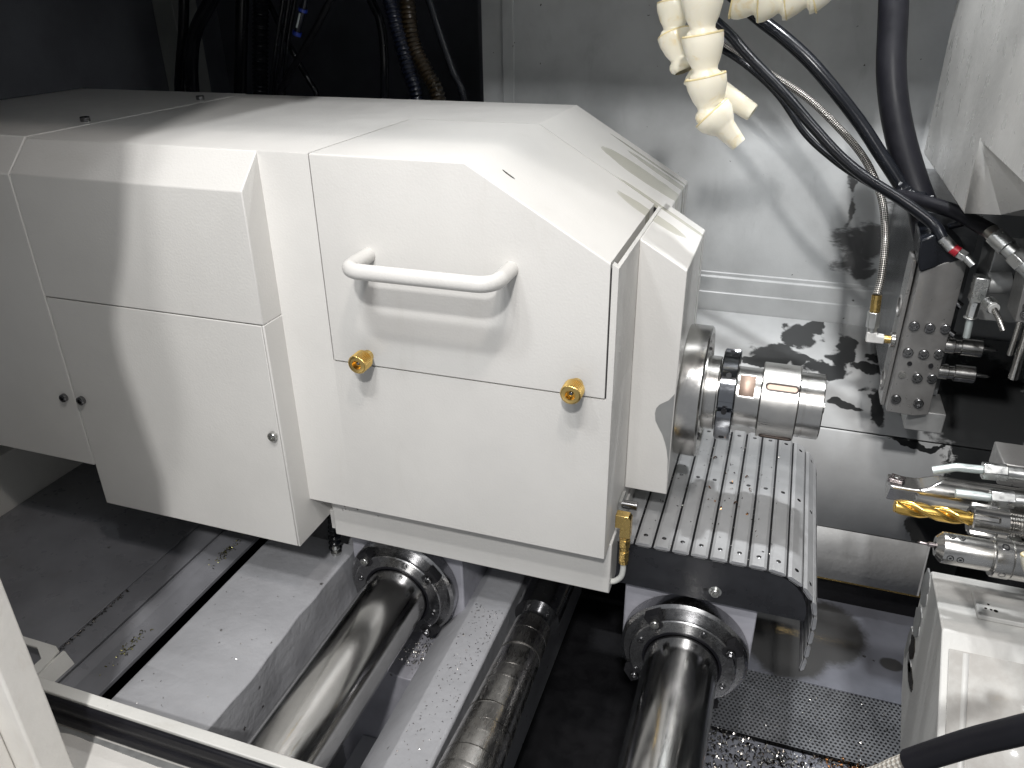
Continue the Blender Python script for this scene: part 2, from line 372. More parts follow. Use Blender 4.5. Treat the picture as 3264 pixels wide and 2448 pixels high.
def make_pan(mat):
    bm = B(); n = 16
    def ring(r, z): return [bm.verts.new((r*math.cos(2*PI*i/n), r*math.sin(2*PI*i/n), z)) for i in range(n)]
    rs = [ring(1.15, 0), ring(1.0, .06), ring(.92, -.12), ring(.85, .10), ring(.5, .22)]
    for a, b in zip(rs, rs[1:]):
        for i in range(n): bm.faces.new((a[i], a[(i+1) % n], b[(i+1) % n], b[i]))
    bm.faces.new(rs[-1]); bmesh.ops.recalc_face_normals(bm, faces=bm.faces[:])
    box(bm, -.62, .62, -.1, .1, .15, .235)
    return finish(bm, 'slat_screw', mat)
SOCK, SOCKB, PAN = make_socket('screw'), make_socket('bright_screw'), make_pan('screw')
def screw(parent, loc, d, r=.0045, me=None, name='screw', flat=1.0):
    m = Matrix.Translation(loc) @ toward(d, random.random()*6) @ Matrix.Diagonal((r, r, r*flat, 1))
    return inst(name, me or SOCK, parent, m)

# ================================================================== SETTING
bm = B(); prism(bm, [(-.055, -.62), (.75, -.62), (.75, .95), (-.055, .95)], 1, .522, .56); prism(bm, [(-.7, -.62), (-.055, -.62), (-.055, -.10), (-.7, -.10)], 1, .522, .56); wall_back = struct('wall_back', bm, 'wall')
bm = B(); box(bm, -.7, -.03, .80, .84, -.62, .95); box(bm, -.075, -.06, .5605, .7995, -.62, .95); box(bm, -.7, -.68, .5605, .7995, -.62, .95); box(bm, -.7, -.03, .5605, .84, .9505, .97); box(bm, -.70, -.581, .522, .56, -.09, .95); struct('wall_recess', bm, 'darkwall')
# pressed seam strip and ledge of the back wall
bm = B(); box(bm, -.026, -.0105, .5185, .523, -.3, .94); obj('seam_strip', bm, 'wall', wall_back, .001)
bm = B(); prism(bm, [(.5225, -.0600), (.5205, -.0612), (.5205, -.0660), (.5182, -.0675), (.5182, -.0880), (.5168, -.0888), (.5168, -.1160), (.5225, -.1160)], 0, -.5, .545); obj('ledge', bm, 'wall', wall_back, .0008)
# left-hand end wall with its opening for the headstock
bm = B(); box(bm, -.58, -.535, -.26, .522, .1768, .95); box(bm, -.58, -.535, -.40, .522, -.62, -.17); box(bm, -.58, -.535, .3195, .522, -.17, .1768)
wl = struct('wall_left', bm, ['darkwall'])
bm = B(); box(bm, -.5345, -.5, .47, .5215, -.3, .95); obj('corner_post', bm, 'greywall', wl, .001)
bm = B(); box(bm, -.534, -.492, -.30, .50, -.29, -.205); obj('lit_wall_strip', bm, 'sill', wl, .001)  # pale strip painted to stand for the lit foot of the left wall
bm = B(); prism(bm, [(.0, .176), (.187, .176), (.187, .1205), (.457, .1195), (.457, .95), (.0, .95)], 0, .49, .496); wr = struct('wall_right', bm, 'panel')
# folded corner of the right-hand panel: two facets and its underside
bm = B(); a, b_, c, d = [bm.verts.new(p) for p in ((.4905, .187, .178), (.4905, .1825, .1205), (.517, .182, .1215), (.56, .06, .176))]
e = bm.verts.new((.70, .182, .121)); f = bm.verts.new((.70, .02, .176)); g = bm.verts.new((.70, .46, .1205)); h = bm.verts.new((.4905, .457, .1195))
bm.faces.new((a, b_, c)); bm.faces.new((a, c, d)); bm.faces.new((d, c, e, f)); bm.faces.new((b_, h, g, e, c))
bmesh.ops.recalc_face_normals(bm, faces=bm.faces[:]); fo = obj('folded_corner', bm, 'panel', wr)
so = fo.modifiers.new('sheet', 'SOLIDIFY'); so.thickness = .0015
bm = B(); box(bm, .66, .70, -.45, .522, -.62, .12); struct('wall_cavity', bm, 'cavity')
bm = B(); box(bm, -.7, .8, -.16, .56, .70, .73); struct('ceiling', bm, 'darkwall')
bm = B(); box(bm, -.6, .26, -.146, -.136, .47, .6995); box(bm, .26, .7, -.146, -.136, .545, .6995); struct('light_cutoff_beam', bm, 'greywall')  # unseen beam added to cut lamp light off the back wall
bm = B(); box(bm, .25, .60, .40, .404, .339, .6995); box(bm, .355, .359, .10, .3995, .445, .6995); box(bm, -.0725, -.0685, .0, .3395, .35, .6995); box(bm, -.068, .245, .34, .344, .410, .6995); struct('light_cutoff_plates', bm, 'greywall')  # unseen plates added to set the shadow edges of the lamps
bm = B(); prism(bm, [(-.58, -.034), (-.098, -.034), (-.078, .10), (-.089, .21), (-.086, .24), (-.060, .297), (-.042, .35), (-.044, .42), (-.030, .50), (-.02, .60), (-.02, .86), (-.58, .86)], 1, -.274, -.262); struct('shadow_panel', bm, 'greywall')  # unseen panel, outline shaped to throw the shadow on the left housing
# floor plates under the headstock, left of the bed
bm = B(); box(bm, -.58, -.2188, -.1965, .52, -.2785, -.2760); fl = struct('floor', bm, 'floor')
bm = B(); prism(bm, [(-.2165, -.2785), (-.2165, -.2762), (-.2125, -.2762), (-.2040, -.2808), (-.1770, -.2808), (-.1750, -.2785), (-.1740, -.2785), (-.1740, -.2830), (-.2045, -.2830)], 1, -.1965, .45); obj('gutter', bm, 'floor', fl, .0008)
bm = B(); box(bm, -.49, -.2505, -.1965, .10, -.2759, -.2742); obj('floor_sheet', bm, 'floor', fl, .0006)
bm = B(); box(bm, -.58, .66, -.42, .56, -.60, -.58); struct('sump', bm, 'void')

# ================================================================== HEADSTOCK
hs = thing('headstock', (0, .16, -.21), 'big off-white painted headstock housing with sloped nose and hand-grip door', 'headstock')
ZT, SL = .1755, .5937
zs = lambda x: ZT-SL*(x-.129)
def bev(bm, pred, wd, seg=2):
    es = [e for e in bm.edges if pred(*[v.co for v in e.verts])]
    bmesh.ops.bevel(bm, geom=es, offset=wd, segments=seg, profile=.5, affect='EDGES')
near = lambda a, b: abs(a-b) < 1e-4
bm = B()   # L-shaped top and front around the door opening
prism(bm, [(-.2850, 0), (-.0012, 0), (-.0012, .1828), (.1288, .1828), (.1288, .318), (-.2850, .318)], 2, -.156, ZT)
bev(bm, lambda p, q: near(p.z, ZT) and near(q.z, ZT) and ((near(p.y, 0) and near(q.y, 0)) or (near(p.y, .318) and near(q.y, .318))), .0012)
box(bm, -.0012, .2455, 0, .1828, -.156, -.0012)
bev(bm, lambda p, q: near(p.x, .2455) and near(q.x, .2455) and near(p.y, 0) and near(q.y, 0) and min(p.z, q.z) < -.1, .0010)
prism(bm, [(.2407, -.0012), (.2455, -.0012), (.2455, zs(.2455)), (.2407, zs(.2407))], 1, 0, .007)
prism(bm, [(.2431, -.0012), (.2455, -.0012), (.2455, zs(.2455)), (.2431, zs(.2431))], 1, .007, .1828, False, False)
obj('front_frame', bm, 'paint', hs)
bm = B(); prism(bm, [(.1288, -.156), (.252, -.156), (.252, zs(.252)), (.129, ZT), (.1288, ZT)], 1, .1828, .318)
bev(bm, lambda p, q: (near(p.x, .252) and near(q.x, .252)) or (near(p.y, .318) and near(q.y, .318) and max(p.z, q.z) > .1), .0012); obj('rear_housing', bm, 'paint_oily', hs)
bm = B(); box(bm, -.004, .2445, .0030, .0045, -.004, .1050); box(bm, -.004, .1285, .0050, .1860, .1690, .1732)
prism(bm, [(.1285, .165), (.2440, .0960), (.2440, zs(.2440)-.003), (.1285, .1732)], 1, .1795, .1860); obj('seam_shade_backing', bm, 'void', hs)  # black slabs painting the shade inside the door seams
bm = B(); prism(bm, [(.2456, -.133), (.285, -.133), (.285, zs(.285)), (.2456, zs(.2456))], 1, .08, .2055); nose = obj('nose_cover', bm, 'paint_oily', hs, .0010)
bm = B()   # bare metal where the paint has come off the nose edge
pts = [(.2842, -.028), (.2842, -.115), (.2832, -.095), (.2815, -.085), (.2795, -.078), (.2765, -.070), (.2725, -.063), (.2695, -.057), (.2685, -.050), (.2692, -.0445), (.2718, -.0405), (.276, -.0375), (.2795, -.035), (.2815, -.032)]
prism(bm, pts, 1, .0797, .0806); obj('bare_metal_patch', bm, 'bare', nose)
bm = B(); box(bm, .02, .2428, .012, .17, -.1, .085); obj('dark_core', bm, 'void', hs)  # black core box added so the gaps look dark inside
bm = B(); box(bm, -.039, .2475, .022, .20, -.213, -.1565); obj('lower_skirt', bm, 'paint', hs, .0012)
bm = B(); box(bm, -.13, -.0395, .034, .20, -.200, -.1565); obj('lower_recess', bm, 'paint', hs, .001)
# protruding left housing with chamfered shoulder
bm = B()
prism(bm, [(-.0265, .0368), (-.0265, .1488), (-.0004, .1750), (.02, .1748), (.02, .0368)], 0, -.2850, -.04755)
prism(bm, [(-.0265, .0367), (-.0265, -.195), (.035, -.195), (.035, .0367)], 0, -.0498, -.04755)
obj('side_housing', bm, 'paint', hs, .0009)
bm = B(); box(bm, -.2846, -.0504, -.0262, .033, -.195, .0358); ap = obj('access_panel', bm, 'paint', hs, .0006)
for x, z in ((-.2765, -.0705), (-.0565, -.0715)): screw(ap, (x, -.0262, z), (0, -1, 0), .0044, SOCKB if x > -.1 else SOCK)
bm = B(); prism(bm, [(-.0268, -.148), (-.0268, .1488), (-.0002, ZT+.0006), (.318, ZT+.0006), (.318, -.148)], 0, -.60, -.2857); sc = obj('side_cover', bm, 'paint', hs, .0010)
screw(sc, (-.298, -.0268, -.0705), (0, -1, 0), .0042)
for x, y in ((-.303, .085), (-.303, .255)): screw(sc, (x, y, ZT+.0006), (0, 0, 1), .0046)
bm = B(); box(bm, -.0480, -.0392, .03, .05, -.213, -.19); obj('seam_bracket', bm, 'paint', hs, .0006)
# removable door with handle and thumb screws
bm = B(); prism(bm, [(0, 0), (.2393, 0), (.2393, zs(.2393)), (.129, ZT), (0, ZT)], 1, -.0004, .1816); bev(bm, lambda p, q: near(p.y, -.0004) and near(q.y, -.0004) and max(p.z, q.z) > .01 and abs(p.x-q.x) > .01, .0016, 3); bev(bm, lambda p, q: near(p.z, 0) and near(q.z, 0), .0006, 1); door = obj('door', bm, 'paint_oily', hs)
hx0, hx1, hz, hy, hr = .0435, .1635, .0985, -.040, .0135
pts = [(hx0, .001, hz), (hx0, hy+hr, hz)]
for i in range(1, 7):
    t = i/6*PI/2; pts.append((hx0+hr*(1-math.cos(t)), hy+hr*(1-math.sin(t)), hz))
for i in range(0, 7):
    t = i/6*PI/2; pts.append((hx1-hr+hr*math.sin(t), hy+hr*(1-math.cos(t)), hz))
pts += [(hx1, .001, hz)]
bm = B(); tube(bm, pts, .0061, 20, smooth=False); obj('handle', bm, 'paint', door)
for x, z in ((.0338, .0092), (.2170, .0100)):
    bm = B(); tw = random.random()
    prof = [(0, .0052), (.0065, .0052), (.0066, .0070), (.0072, .0080), (.0195, .0080), (.0203, .0074), (.0206, .0066), (.0206, .0040), (.0150, .0038), (.0150, 0)]
    lathe(bm, (x, -.0004, z), (0, -1, 0), prof, 72, lambda t, th, r: r+(.00045*(1 if int(round(th/(2*PI)*72)) % 2 else -1) if .007 < t < .02 and r > .0075 else 0))
    obj('thumb_screw', bm, 'knurl', door, sharp=50)
    bm = B(); lathe(bm, (x, -.0004-.0145, z), (0, -1, 0), [(0, .0017), (.003, .0017), (.0034, .0012), (.0034, 0)], 14); obj('thumb_screw_core', bm, 'screw', door)
for c, ln, ang in (((.1520, .030), .013, .35),):    # chipped paint on the slope
    bm = B(); n = 10; nx, nz = SL/math.hypot(1, SL), 1/math.hypot(1, SL)
    vs = []
    for i in range(n):
        t = 2*PI*i/n; u = math.cos(t)*ln/2; v_ = math.sin(t)*.0012*(1+.4*math.sin(3*t)); x = c[0]+u*math.cos(ang)*nz-v_*math.sin(ang)*nz; y = c[1]-u*math.sin(ang)*.25+v_
        vs.append(bm.verts.new((x+nx*.0002, y, zs(x)+nz*.0003)))
    bm.faces.new(vs); bmesh.ops.recalc_face_normals(bm, faces=bm.faces[:]); pc = obj('paint_chip', bm, 'darkchips', door)
    pc.modifiers.new('chip', 'SOLIDIFY').thickness = .0002

# ================================================================== SPINDLE
YC, ZC = .1425, -.053
sp = thing('spindle', (.285, YC, ZC), 'steel collet spindle with a broad face plate sticking out of the white nose', 'spindle')
def turn(name, prof, mat, rfun=None, n=72, parent=sp): 
    bm = B(); lathe(bm, (0, YC, ZC), (1, 0, 0), prof, n, rfun); return obj(name, bm, mat, parent, sharp=25)
fp = turn('face_plate', [(.2852, 0), (.2852, .0612), (.2870, .0618), (.3042, .0618), (.3058, .0604), (.3058, .0555), (.3010, .0545), (.3010, .0400), (.3058, .0390), (.3058, 0)], 'steel', n=96)
for k in range(6):
    t = 2*PI*k/6+.5; screw(fp, (.3005, YC+.0475*math.cos(t), ZC+.0475*math.sin(t)), (1, 0, 0), .0042)
turn('neck', [(.3056, .0338), (.3062, .0345), (.3165, .0345), (.3170, .0338), (.3170, .030), (.3190, .030)], 'steel')
def rn(t, th, r):
    k = abs(((th/(2*PI)*4+.12) % 1)-.5); return r-.006 if (k > .44 and r > .03) else r
turn('ring_nut', [(.3186, .0300), (.3186, .0416), (.3196, .0427), (.3322, .0427), (.3331, .0418), (.3331, .0270)], 'dark_chrome', rn, 144)
for th in (175.4, 130, 85, 220):
    t = math.radians(th); bm = B(); c = V(.3257, YC+.0427*math.cos(t), ZC+.0427*math.sin(t)); d = V(0, math.cos(t), math.sin(t))
    cyl(bm, c-d*.004, c+d*.00025, .0024, n=18); obj('pin_hole', bm, 'void', sp)
FL = math.radians(131)
def flatf(t, th, r):
    if .3355 < t < .3490:
        c = math.cos(th-FL)
        if c > .2: return min(r, .0259/c)
    return r
turn('collet_shank', [(.333, .0276), (.3335, .0279), (.3354, .0279), (.33551, .0279), (.33552, .0279), (.3489, .0279), (.34901, .0279), (.3540, .0279), (.3548, .0272)], 'steel', flatf, 180)
bm = B(); t = FL; nrm = V(0, math.cos(t), math.sin(t)); tan = V(0, -math.sin(t), math.cos(t)); c = V(0, YC, ZC)+nrm*.02592
vs = [bm.verts.new(c+V(x, 0, 0)+tan*s_) for x, s_ in ((.3357, -.0102), (.3488, -.0102), (.3488, .0102), (.3357, .0102))]; bm.faces.new(vs); wf = obj('wrench_flat', bm, 'flat', sp)
wf.modifiers.new('s', 'SOLIDIFY').thickness = .0002
slv = turn('closing_sleeve', [(.3545, .0285), (.3545, .0338), (.3553, .0345), (.3858, .0345), (.3867, .0337), (.3867, .0290)], 'satin')
for th in (133.5, -136, 13):
    t0 = math.radians(th); R = .0345; x0, x1, rw = .3615, .3820, .0032
    loop = []
    for i in range(24):
        a = 2*PI*i/24
        loop.append(((x1 if math.cos(a) > 0 else x0)+rw*math.cos(a), rw*math.sin(a)))
    on = lambda x, s_, r: V(x, YC+r*math.cos(t0+s_/R), ZC+r*math.sin(t0+s_/R))
    bm = B(); pth = [on(x, s_, R) for x, s_ in loop]; tube(bm, pth+[pth[0]], .0009, 8, smooth=False); sl = obj('slot_rim', bm, 'darkrim', slv)
    bm = B(); vs = [bm.verts.new(on(x, s_, R+.0002)) for x, s_ in loop]; bm.faces.new(vs); bmesh.ops.recalc_face_normals(bm, faces=bm.faces[:]); obj('slot', bm, 'flat', slv)
turn('collet_nose', [(.3865, .0288), (.3872, .0297), (.3915, .0297), (.3917, .0292), (.3925, .0292), (.3927, .0297), (.4068, .0297), (.4076, .0288), (.4076, .010), (.4030, .0095), (.4030, 0)], 'steel')
turn('work_stub', [(.402, .0058), (.4098, .0058), (.4102, .0053), (.4102, .003), (.406, .003), (.406, 0)], 'steel', n=24)

# ================================================================== SLAT WAY COVER
wc = thing('slat_way_cover', (.35, .06, -.22), 'roll-off way cover of linked aluminium slats with a black side plate', 'way cover')
def slat_mesh():
    bm = B(); prof = [(-.0074, -.0004), (-.0074, .0005), (-.0050, .0021), (.0050, .0021), (.0074, .0005), (.0074, -.0004), (.0050, -.0021), (-.0050, -.0021)]
    prism(bm, prof, 1, 0, .238)
    for f in bm.faces:
        if abs(f.normal.y) > .9: f.material_index = 1
    return finish(bm, 'slat', ['slat', 'slat_end'], 20)
SLAT = slat_mesh()
bmx = B(); box(bmx, -.0087, .0087, -.0004, .238, -.0014, -.0011); SEAM = finish(bmx, 'hinge_foil', 'void')  # hinge foil, coloured black to paint the shade between slats
def add_slat(x, z, ang, screws=True):
    m = Matrix.Translation((x, .050, z)) @ Matrix.Rotation(ang, 4, 'Y')
    o = inst('slat', SLAT, wc, m)
    inst('hinge_foil', SEAM, o, m)
    if screws:
        for y in (.0135, .1265, .226): inst('slat_screw', PAN, o, m @ Matrix.Translation((0, y+random.uniform(-.0005, .0005), .00195)) @ Matrix.Rotation(random.random()*6, 4, 'Z') @ Matrix.Diagonal((.0025, .0025, .0025, 1)))
bnd = [(.2292, -.1722), (.2461, -.1722), (.2630, -.1722), (.2799, -.1722), (.2968, -.1722), (.3137, -.1722), (.3306, -.1722), (.3475, -.1722), (.3644, -.1722), (.3813, -.1723), (.3978, -.1750), (.4124, -.1832), (.4226, -.1966), (.4268, -.2130), (.4272, -.2299), (.4266, -.2466), (.4262, -.2633), (.4243, -.2800)]
for (x0, z0), (x1, z1) in zip(bnd, bnd[1:]): add_slat((x0+x1)/2, (z0+z1)/2, -math.atan2(z1-z0, x1-x0))
bm = B(); P_ = [(.19, -.1752), (.380, -.1752)]+[(.380+.0395*math.sin(t), -.2147+.0395*math.cos(t)) for t in (i/8*PI/2 for i in range(1, 9))]+[(.4188, -.2225), (.19, -.2225)]
prism(bm, P_, 1, .0515, .0545); pl = obj('side_plate', bm, 'black', wc, .0003)
screw(pl, (.3398, .0515, -.2096), (0, -1, 0), .0042, SOCKB)
bm = B(); cyl(bm, (.3398, .0519, -.2096), (.3398, .0512, -.2096), .0058, n=24); obj('washer', bm, 'zinc', pl)
bm = B(); cyl(bm, (.331, .0519, -.2092), (.331, .0513, -.2092), .0016, n=14); obj('slot_hole', bm, 'void', pl)
bm = B(); box(bm, .20, .40, .283, .287, -.2225, -.1752); obj('rear_plate', bm, 'black', wc)
bm = B(); box(bm, .385, .41, .09, .26, -.2265, -.2235); obj('roller', bm, 'zinc', wc)

# brass oil line on the side of the headstock
ol = thing('oil_line', (.257, .03, -.13), 'brass elbow and nuts with pale bent tube beside the housing edge', 'oil fitting')
bm = B(); prism(bm, [(.2485, -.1265), (.2600, -.1265), (.2625, -.1295), (.2625, -.1500), (.2530, -.1500), (.2530, -.140), (.2485, -.140)], 1, .0255, .0345); obj('elbow', bm, 'brass', ol, .0006)
bm = B(); cyl(bm, (.2575, .03, -.1500), (.2575, .03, -.1530), .0044); cyl(bm, (.2575, .03, -.1610), (.2575, .03, -.1665), .0040); obj('thread', bm, 'brass', ol)
bm = B(); cyl(bm, (.2575, .03, -.1528), (.2575, .03, -.1612), .0054, n=6); obj('nut', bm, 'brass', ol, .0005)
bm = B(); cyl(bm, (.2575, .03, -.1660), (.2575, .03, -.1768), .0050, n=6); cyl(bm, (.2575, .03, -.1766), (.2575, .03, -.1805), .0042); obj('nut', bm, 'brass', ol, .0005)
bm = B(); tube(bm, [(.2575, .03, -.178), (.2575, .03, -.188), (.2562, .03, -.1965), (.2510, .03, -.2030), (.2440, .0295, -.2055), (.2400, .029, -.2057)], .0027, 14); obj('bent_tube', bm, 'tube', ol)
bk = thing('cable_clip', (.257, .055, -.12), 'small black clip bolt tucked under the nose cover', 'clip')
bm = B(); cyl(bm, (.2475, .06, -.1375), (.262, .06, -.1375), .0042, n=18); obj('bolt_head', bm, 'screw', bk)
bm = B(); box(bm, .246, .249, .05, .07, -.155, -.13); obj('plate', bm, 'zinc', bk)

# ================================================================== GUIDE RODS
def guide_rod(xc, label, seed):
    t = thing('guide_rod', (xc, .045, -.29), label, 'guide rod', 'twin round guide rods')
    ax = V(0, 1, 0); zc = -.29
    bm = B(); lathe(bm, (xc, 0, zc), ax, [(-.1965, 0), (-.1965, .0345), (.30, .0345), (.30, 0)], 96); obj('rod', bm, 'rod', t)
    bm = B(); lathe(bm, (xc, 0, zc), ax, [(.062, .036), (.062, .0598), (.0600, .0605), (.0475, .0605), (.0462, .0590), (.0450, .0575), (.0450, .036)], 96); fl_ = obj('flange', bm, 'flange', t, sharp=20)
    bm = B(); lathe(bm, (xc, 0, zc), ax, [(.0452, .0362), (.0362, .0362), (.0352, .0370), (.0352, .0495), (.0362, .0505), (.0452, .0505)], 96); cp = obj('seal_cover', bm, 'flange', t, sharp=20)
    bm = B(); lathe(bm, (xc, 0, zc), ax, [(.040, .0346), (.0362, .0346), (.0346, .0352), (.0346, .0372), (.0352, .0376)], 64); obj('wiper', bm, 'rubber', t)
    for k in range(4):
        a = math.radians(62+90*k+seed); screw(cp, (xc+.0435*math.cos(a), .0352, zc+.0435*math.sin(a)), (0, -1, 0), .0032, SOCK, flat=.35)
    for k in range(4):
        a = math.radians(28+90*k+seed); c = V(xc+.0515*math.cos(a), .0445, zc+.0515*math.sin(a)); rot = Matrix.Translation(c) @ Matrix.Rotation(-a, 4, 'Y')
        bm = B(); prism(bm, [(-.0065, -.0055), (.008, -.0075), (.008, .0075), (-.0065, .0055), (-.0085, 0)], 1, -.0100, .0002); bm.transform(rot); obj('bolt_pocket', bm, 'void', fl_)
        screw(fl_, c+V(0, -.0102, 0), (0, -1, 0), .0043, SOCKB if k == 1 else SOCK)
    return t
guide_rod(.0175, 'round steel guide rod in its bolted flange, under the middle of the headstock', 12)
guide_rod(.318, 'round steel guide rod in its bolted flange, below the slat cover', 5)

# ================================================================== SCREW COVER
cx, cz = .166, -.300
bs = thing('ball_screw', (cx, -.08, cz), 'telescopic spiral spring cover over the ball screw between the guide rods', 'screw cover')
bm = B(); lathe(bm, (cx, 0, cz), (0, 1, 0), [(-.02, .0165), (.36, .0165)], 32); obj('screw_core', bm, 'screw', bs)
bm = B(); lathe(bm, (cx, 0, cz), (0, 1, 0), [(-.24, .0), (-.24, .033), (-.2055, .033), (-.2035, .0325), (-.2035, 0)], 64); obj('end_ring', bm, 'zinc', bs)
bm = B(); lathe(bm, (cx, 0, cz), (0, 1, 0), [(-.2034, .0312), (-.181, .0312), (-.180, .0305), (-.180, .02)], 64); obj('end_cup', bm, 'coil', bs)
y = -.181
for i in range(16):
    stp = (.0075 if i < 6 else (.0130 if i < 11 else .0185))*random.uniform(.65, 1.4)
    r0 = .0302-.00066*i
    bm = B(); tilt = random.uniform(.0008, .0032)
    lathe(bm, (cx, 0, cz), (0, 1, 0), [(y-.003, r0-.0016), (y-.0002, r0-.0010), (y, r0+.0001), (y+.0012, r0), (y+stp, r0-.0008), (y+stp+.0004, r0-.0026), (y+stp, r0-.005)], 56)
    ph = random.random()*6
    for v_ in bm.verts: v_.co.y += tilt*math.sin(math.atan2(v_.co.z-cz, v_.co.x-cx)+ph*.4)
    obj('coil', bm, 'coil', bs, sharp=40); y += stp

# ================================================================== BED CASTING
bed = thing('machine_bed', (.05, 0, -.35), 'lilac grey painted cast bed with rib and blocks around the rods', 'machine bed')
bm = B(); prism(bm, [(-.162, -.56), (-.162, -.2815), (-.159, -.280), (-.060, -.280), (-.057, -.2815), (-.050, -.40), (-.05, -.56)], 1, -.1965, .085)
bmesh.ops.subdivide_edges(bm, edges=[e for e in bm.edges if abs((e.verts[0].co-e.verts[1].co).y) > .2], cuts=40)
bmesh.ops.subdivide_edges(bm, edges=[e for e in bm.edges if .05 < abs((e.verts[0].co-e.verts[1].co).z)], cuts=8)
for v_ in bm.verts:
    q = v_.co; k = mnoise.noise(q*26)*.0018+mnoise.noise(q*9)*.0022
    if q.x > -.0585: q.x += k*1.4
    elif q.z > -.2805: q.z += k*.35
obj('side_block', bm, 'cast', bed, .0012)
bm = B(); prism(bm, [(-.162, -.56), (-.162, -.300), (-.02, -.300), (-.02, -.56)], 1, .0855, .40); obj('rear_block', bm, 'cast', bed, .001)
bm = B(); prism(bm, [(.056, -.56), (.056, -.345), (.0945, -.3012), (.097, -.300), (.1315, -.300), (.134, -.302), (.134, -.56)], 1, -.30, .40); obj('rib', bm, 'cast', bed, .0012)
bm = B(); box(bm, -.055, .0555, -.005, .40, -.56, -.362)
bmesh.ops.subdivide_edges(bm, edges=bm.edges[:], cuts=9, use_grid_fill=True)
for v_ in bm.verts:
    q = v_.co
    if q.y < 0: q.y += mnoise.noise(q*40)*.004
    if q.z > -.363: q.z += mnoise.noise(q*30)*.0015
obj('pedestal', bm, 'castrough', bed, .001)
bm = B(); box(bm, -.048, .083, .0625, .40, -.361, -.2255); obj('bearing_block', bm, 'castrough', bed, .002)
bm = B(); box(bm, .2555, .3795, .0625, .28, -.305, -.228); obj('bearing_block', bm, 'castrough', bed, .002)
bm = B(); cyl(bm, (cx, .06, cz), (cx, .40, cz), .024, n=40); obj('screw_bearing', bm, 'screw', bed)
bm = B(); box(bm, -.02, .03, -.19, -.006, -.56, -.47); obj('lower_rail', bm, 'cast', bed, .001)
ey = thing('eye_bolt', (-.062, .055, -.262), 'small shiny grease nipple on the bed behind the left panel corner', 'nipple')
bm = B(); lathe(bm, (-.073, .067, -.2812), (0, 0, 1), [(0, .006), (.004, .006), (.005, .004), (.009, .0048), (.012, .003), (.012, 0)], 18); obj('nipple_body', bm, 'bright_screw', ey)
cc = thing('spring_hose', (-.066, .082, -.20), 'short black ribbed hose hanging behind the left panel corner', 'hose')
bm = B(); tube(bm, [(-.070, .075, -.155), (-.072, .074, -.20), (-.075, .072, -.25), (-.076, .070, -.276)], .0062, 14, 20, rf=lambda t, d, r: r*(1+.16*math.sin(d*900))); obj('ribbed_sleeve', bm, 'hose', cc)

# ================================================================== CHIP CHUTE, TRAY, PERFORATED PLATE
ch = thing('chip_chute', (.45, .43, -.20), 'light grey oil-wet sheet metal chute below the back wall', 'chute')
def sheet(name, yz, x0, x1, mat, th=.002, parent=ch):
    bm = B(); va = [bm.verts.new((x0, *p)) for p in yz]; vb = [bm.verts.new((x1, *p)) for p in yz]
    for i in range(len(yz)-1): bm.faces.new((va[i], va[i+1], vb[i+1], vb[i]))
    bmesh.ops.recalc_face_normals(bm, faces=bm.faces[:])
    o = obj(name, bm, mat, parent); s_ = o.modifiers.new('sheet', 'SOLIDIFY'); s_.thickness = th; s_.offset = 0; return o
sheet('top_sheet', [(.5155, -.1152), (.3615, -.1880)], -.3, .655, 'chute')
sheet('front_sheet', [(.3595, -.1885), (.3585, -.1905), (.3455, -.3185)], -.3, .655, 'chutefront')
sheet('lower_sheet', [(.3450, -.3200), (.3352, -.3890), (.352, -.394)], -.3, .572, 'chutelow')
bm = B(); prism(bm, [(.3475, -.316), (.40, -.316), (.40, -.392), (.3372, -.392)], 0, .5725, .575); obj('end_plate', bm, 'chutelow', ch)
bm = B(); box(bm, -.3, .58, .339, .343, -.3955, -.3905); obj('seal_strip', bm, 'brass', ch)
bm = B(); box(bm, -.3, .66, .36, .364, -.46, -.395); obj('gap_plate', bm, 'void', ch)
ty = struct('tray', (lambda b: (prism(b, [(.2115, -.4515), (.36, -.4450), (.36, -.4475), (.2115, -.4540)], 0, .335, .66), b)[1])(B()), 'tray')
bm = B(); box(bm, .335, .66, -.10, .118, -.480, -.4625); obj('tray_floor', bm, 'tray', ty)
pf = thing('perforated_plate', (.45, .165, -.455), 'dark perforated strainer plate across the chip tray', 'strainer')
bm = B(); px, py, rr = .0047, .0041, .00145; ny, nx = 24, 70; x0, y0 = .325, .118
zf = lambda y: -.4560+.0035*(y-.118)/.094
for j in range(ny):
    for i in range(nx):
        cx_, cy_ = x0+px*i+(px/2 if j % 2 else 0), y0+py*(j+.5)
        sq = [(-px/2, -py/2), (0, -py/2), (px/2, -py/2), (px/2, 0), (px/2, py/2), (0, py/2), (-px/2, py/2), (-px/2, 0)]
        o_ = [bm.verts.new((cx_+a, cy_+b, zf(cy_+b))) for a, b in sq]
        i_ = [bm.verts.new((cx_+rr*math.cos(math.atan2(b, a)), cy_+rr*math.sin(math.atan2(b, a)), zf(cy_))) for a, b in sq]
        l_ = [bm.verts.new((v_.co.x, v_.co.y, v_.co.z-.0012)) for v_ in i_]
        for q in range(8):
            r_ = (q+1) % 8; bm.faces.new((o_[q], o_[r_], i_[r_], i_[q])); bm.faces.new((i_[q], i_[r_], l_[r_], l_[q]))
po = obj('plate', bm, 'perf', pf, sharp=50)
bm = B(); box(bm, .31, .66, .119, .211, -.480, -.4725); obj('plate_backing', bm, 'void', pf)

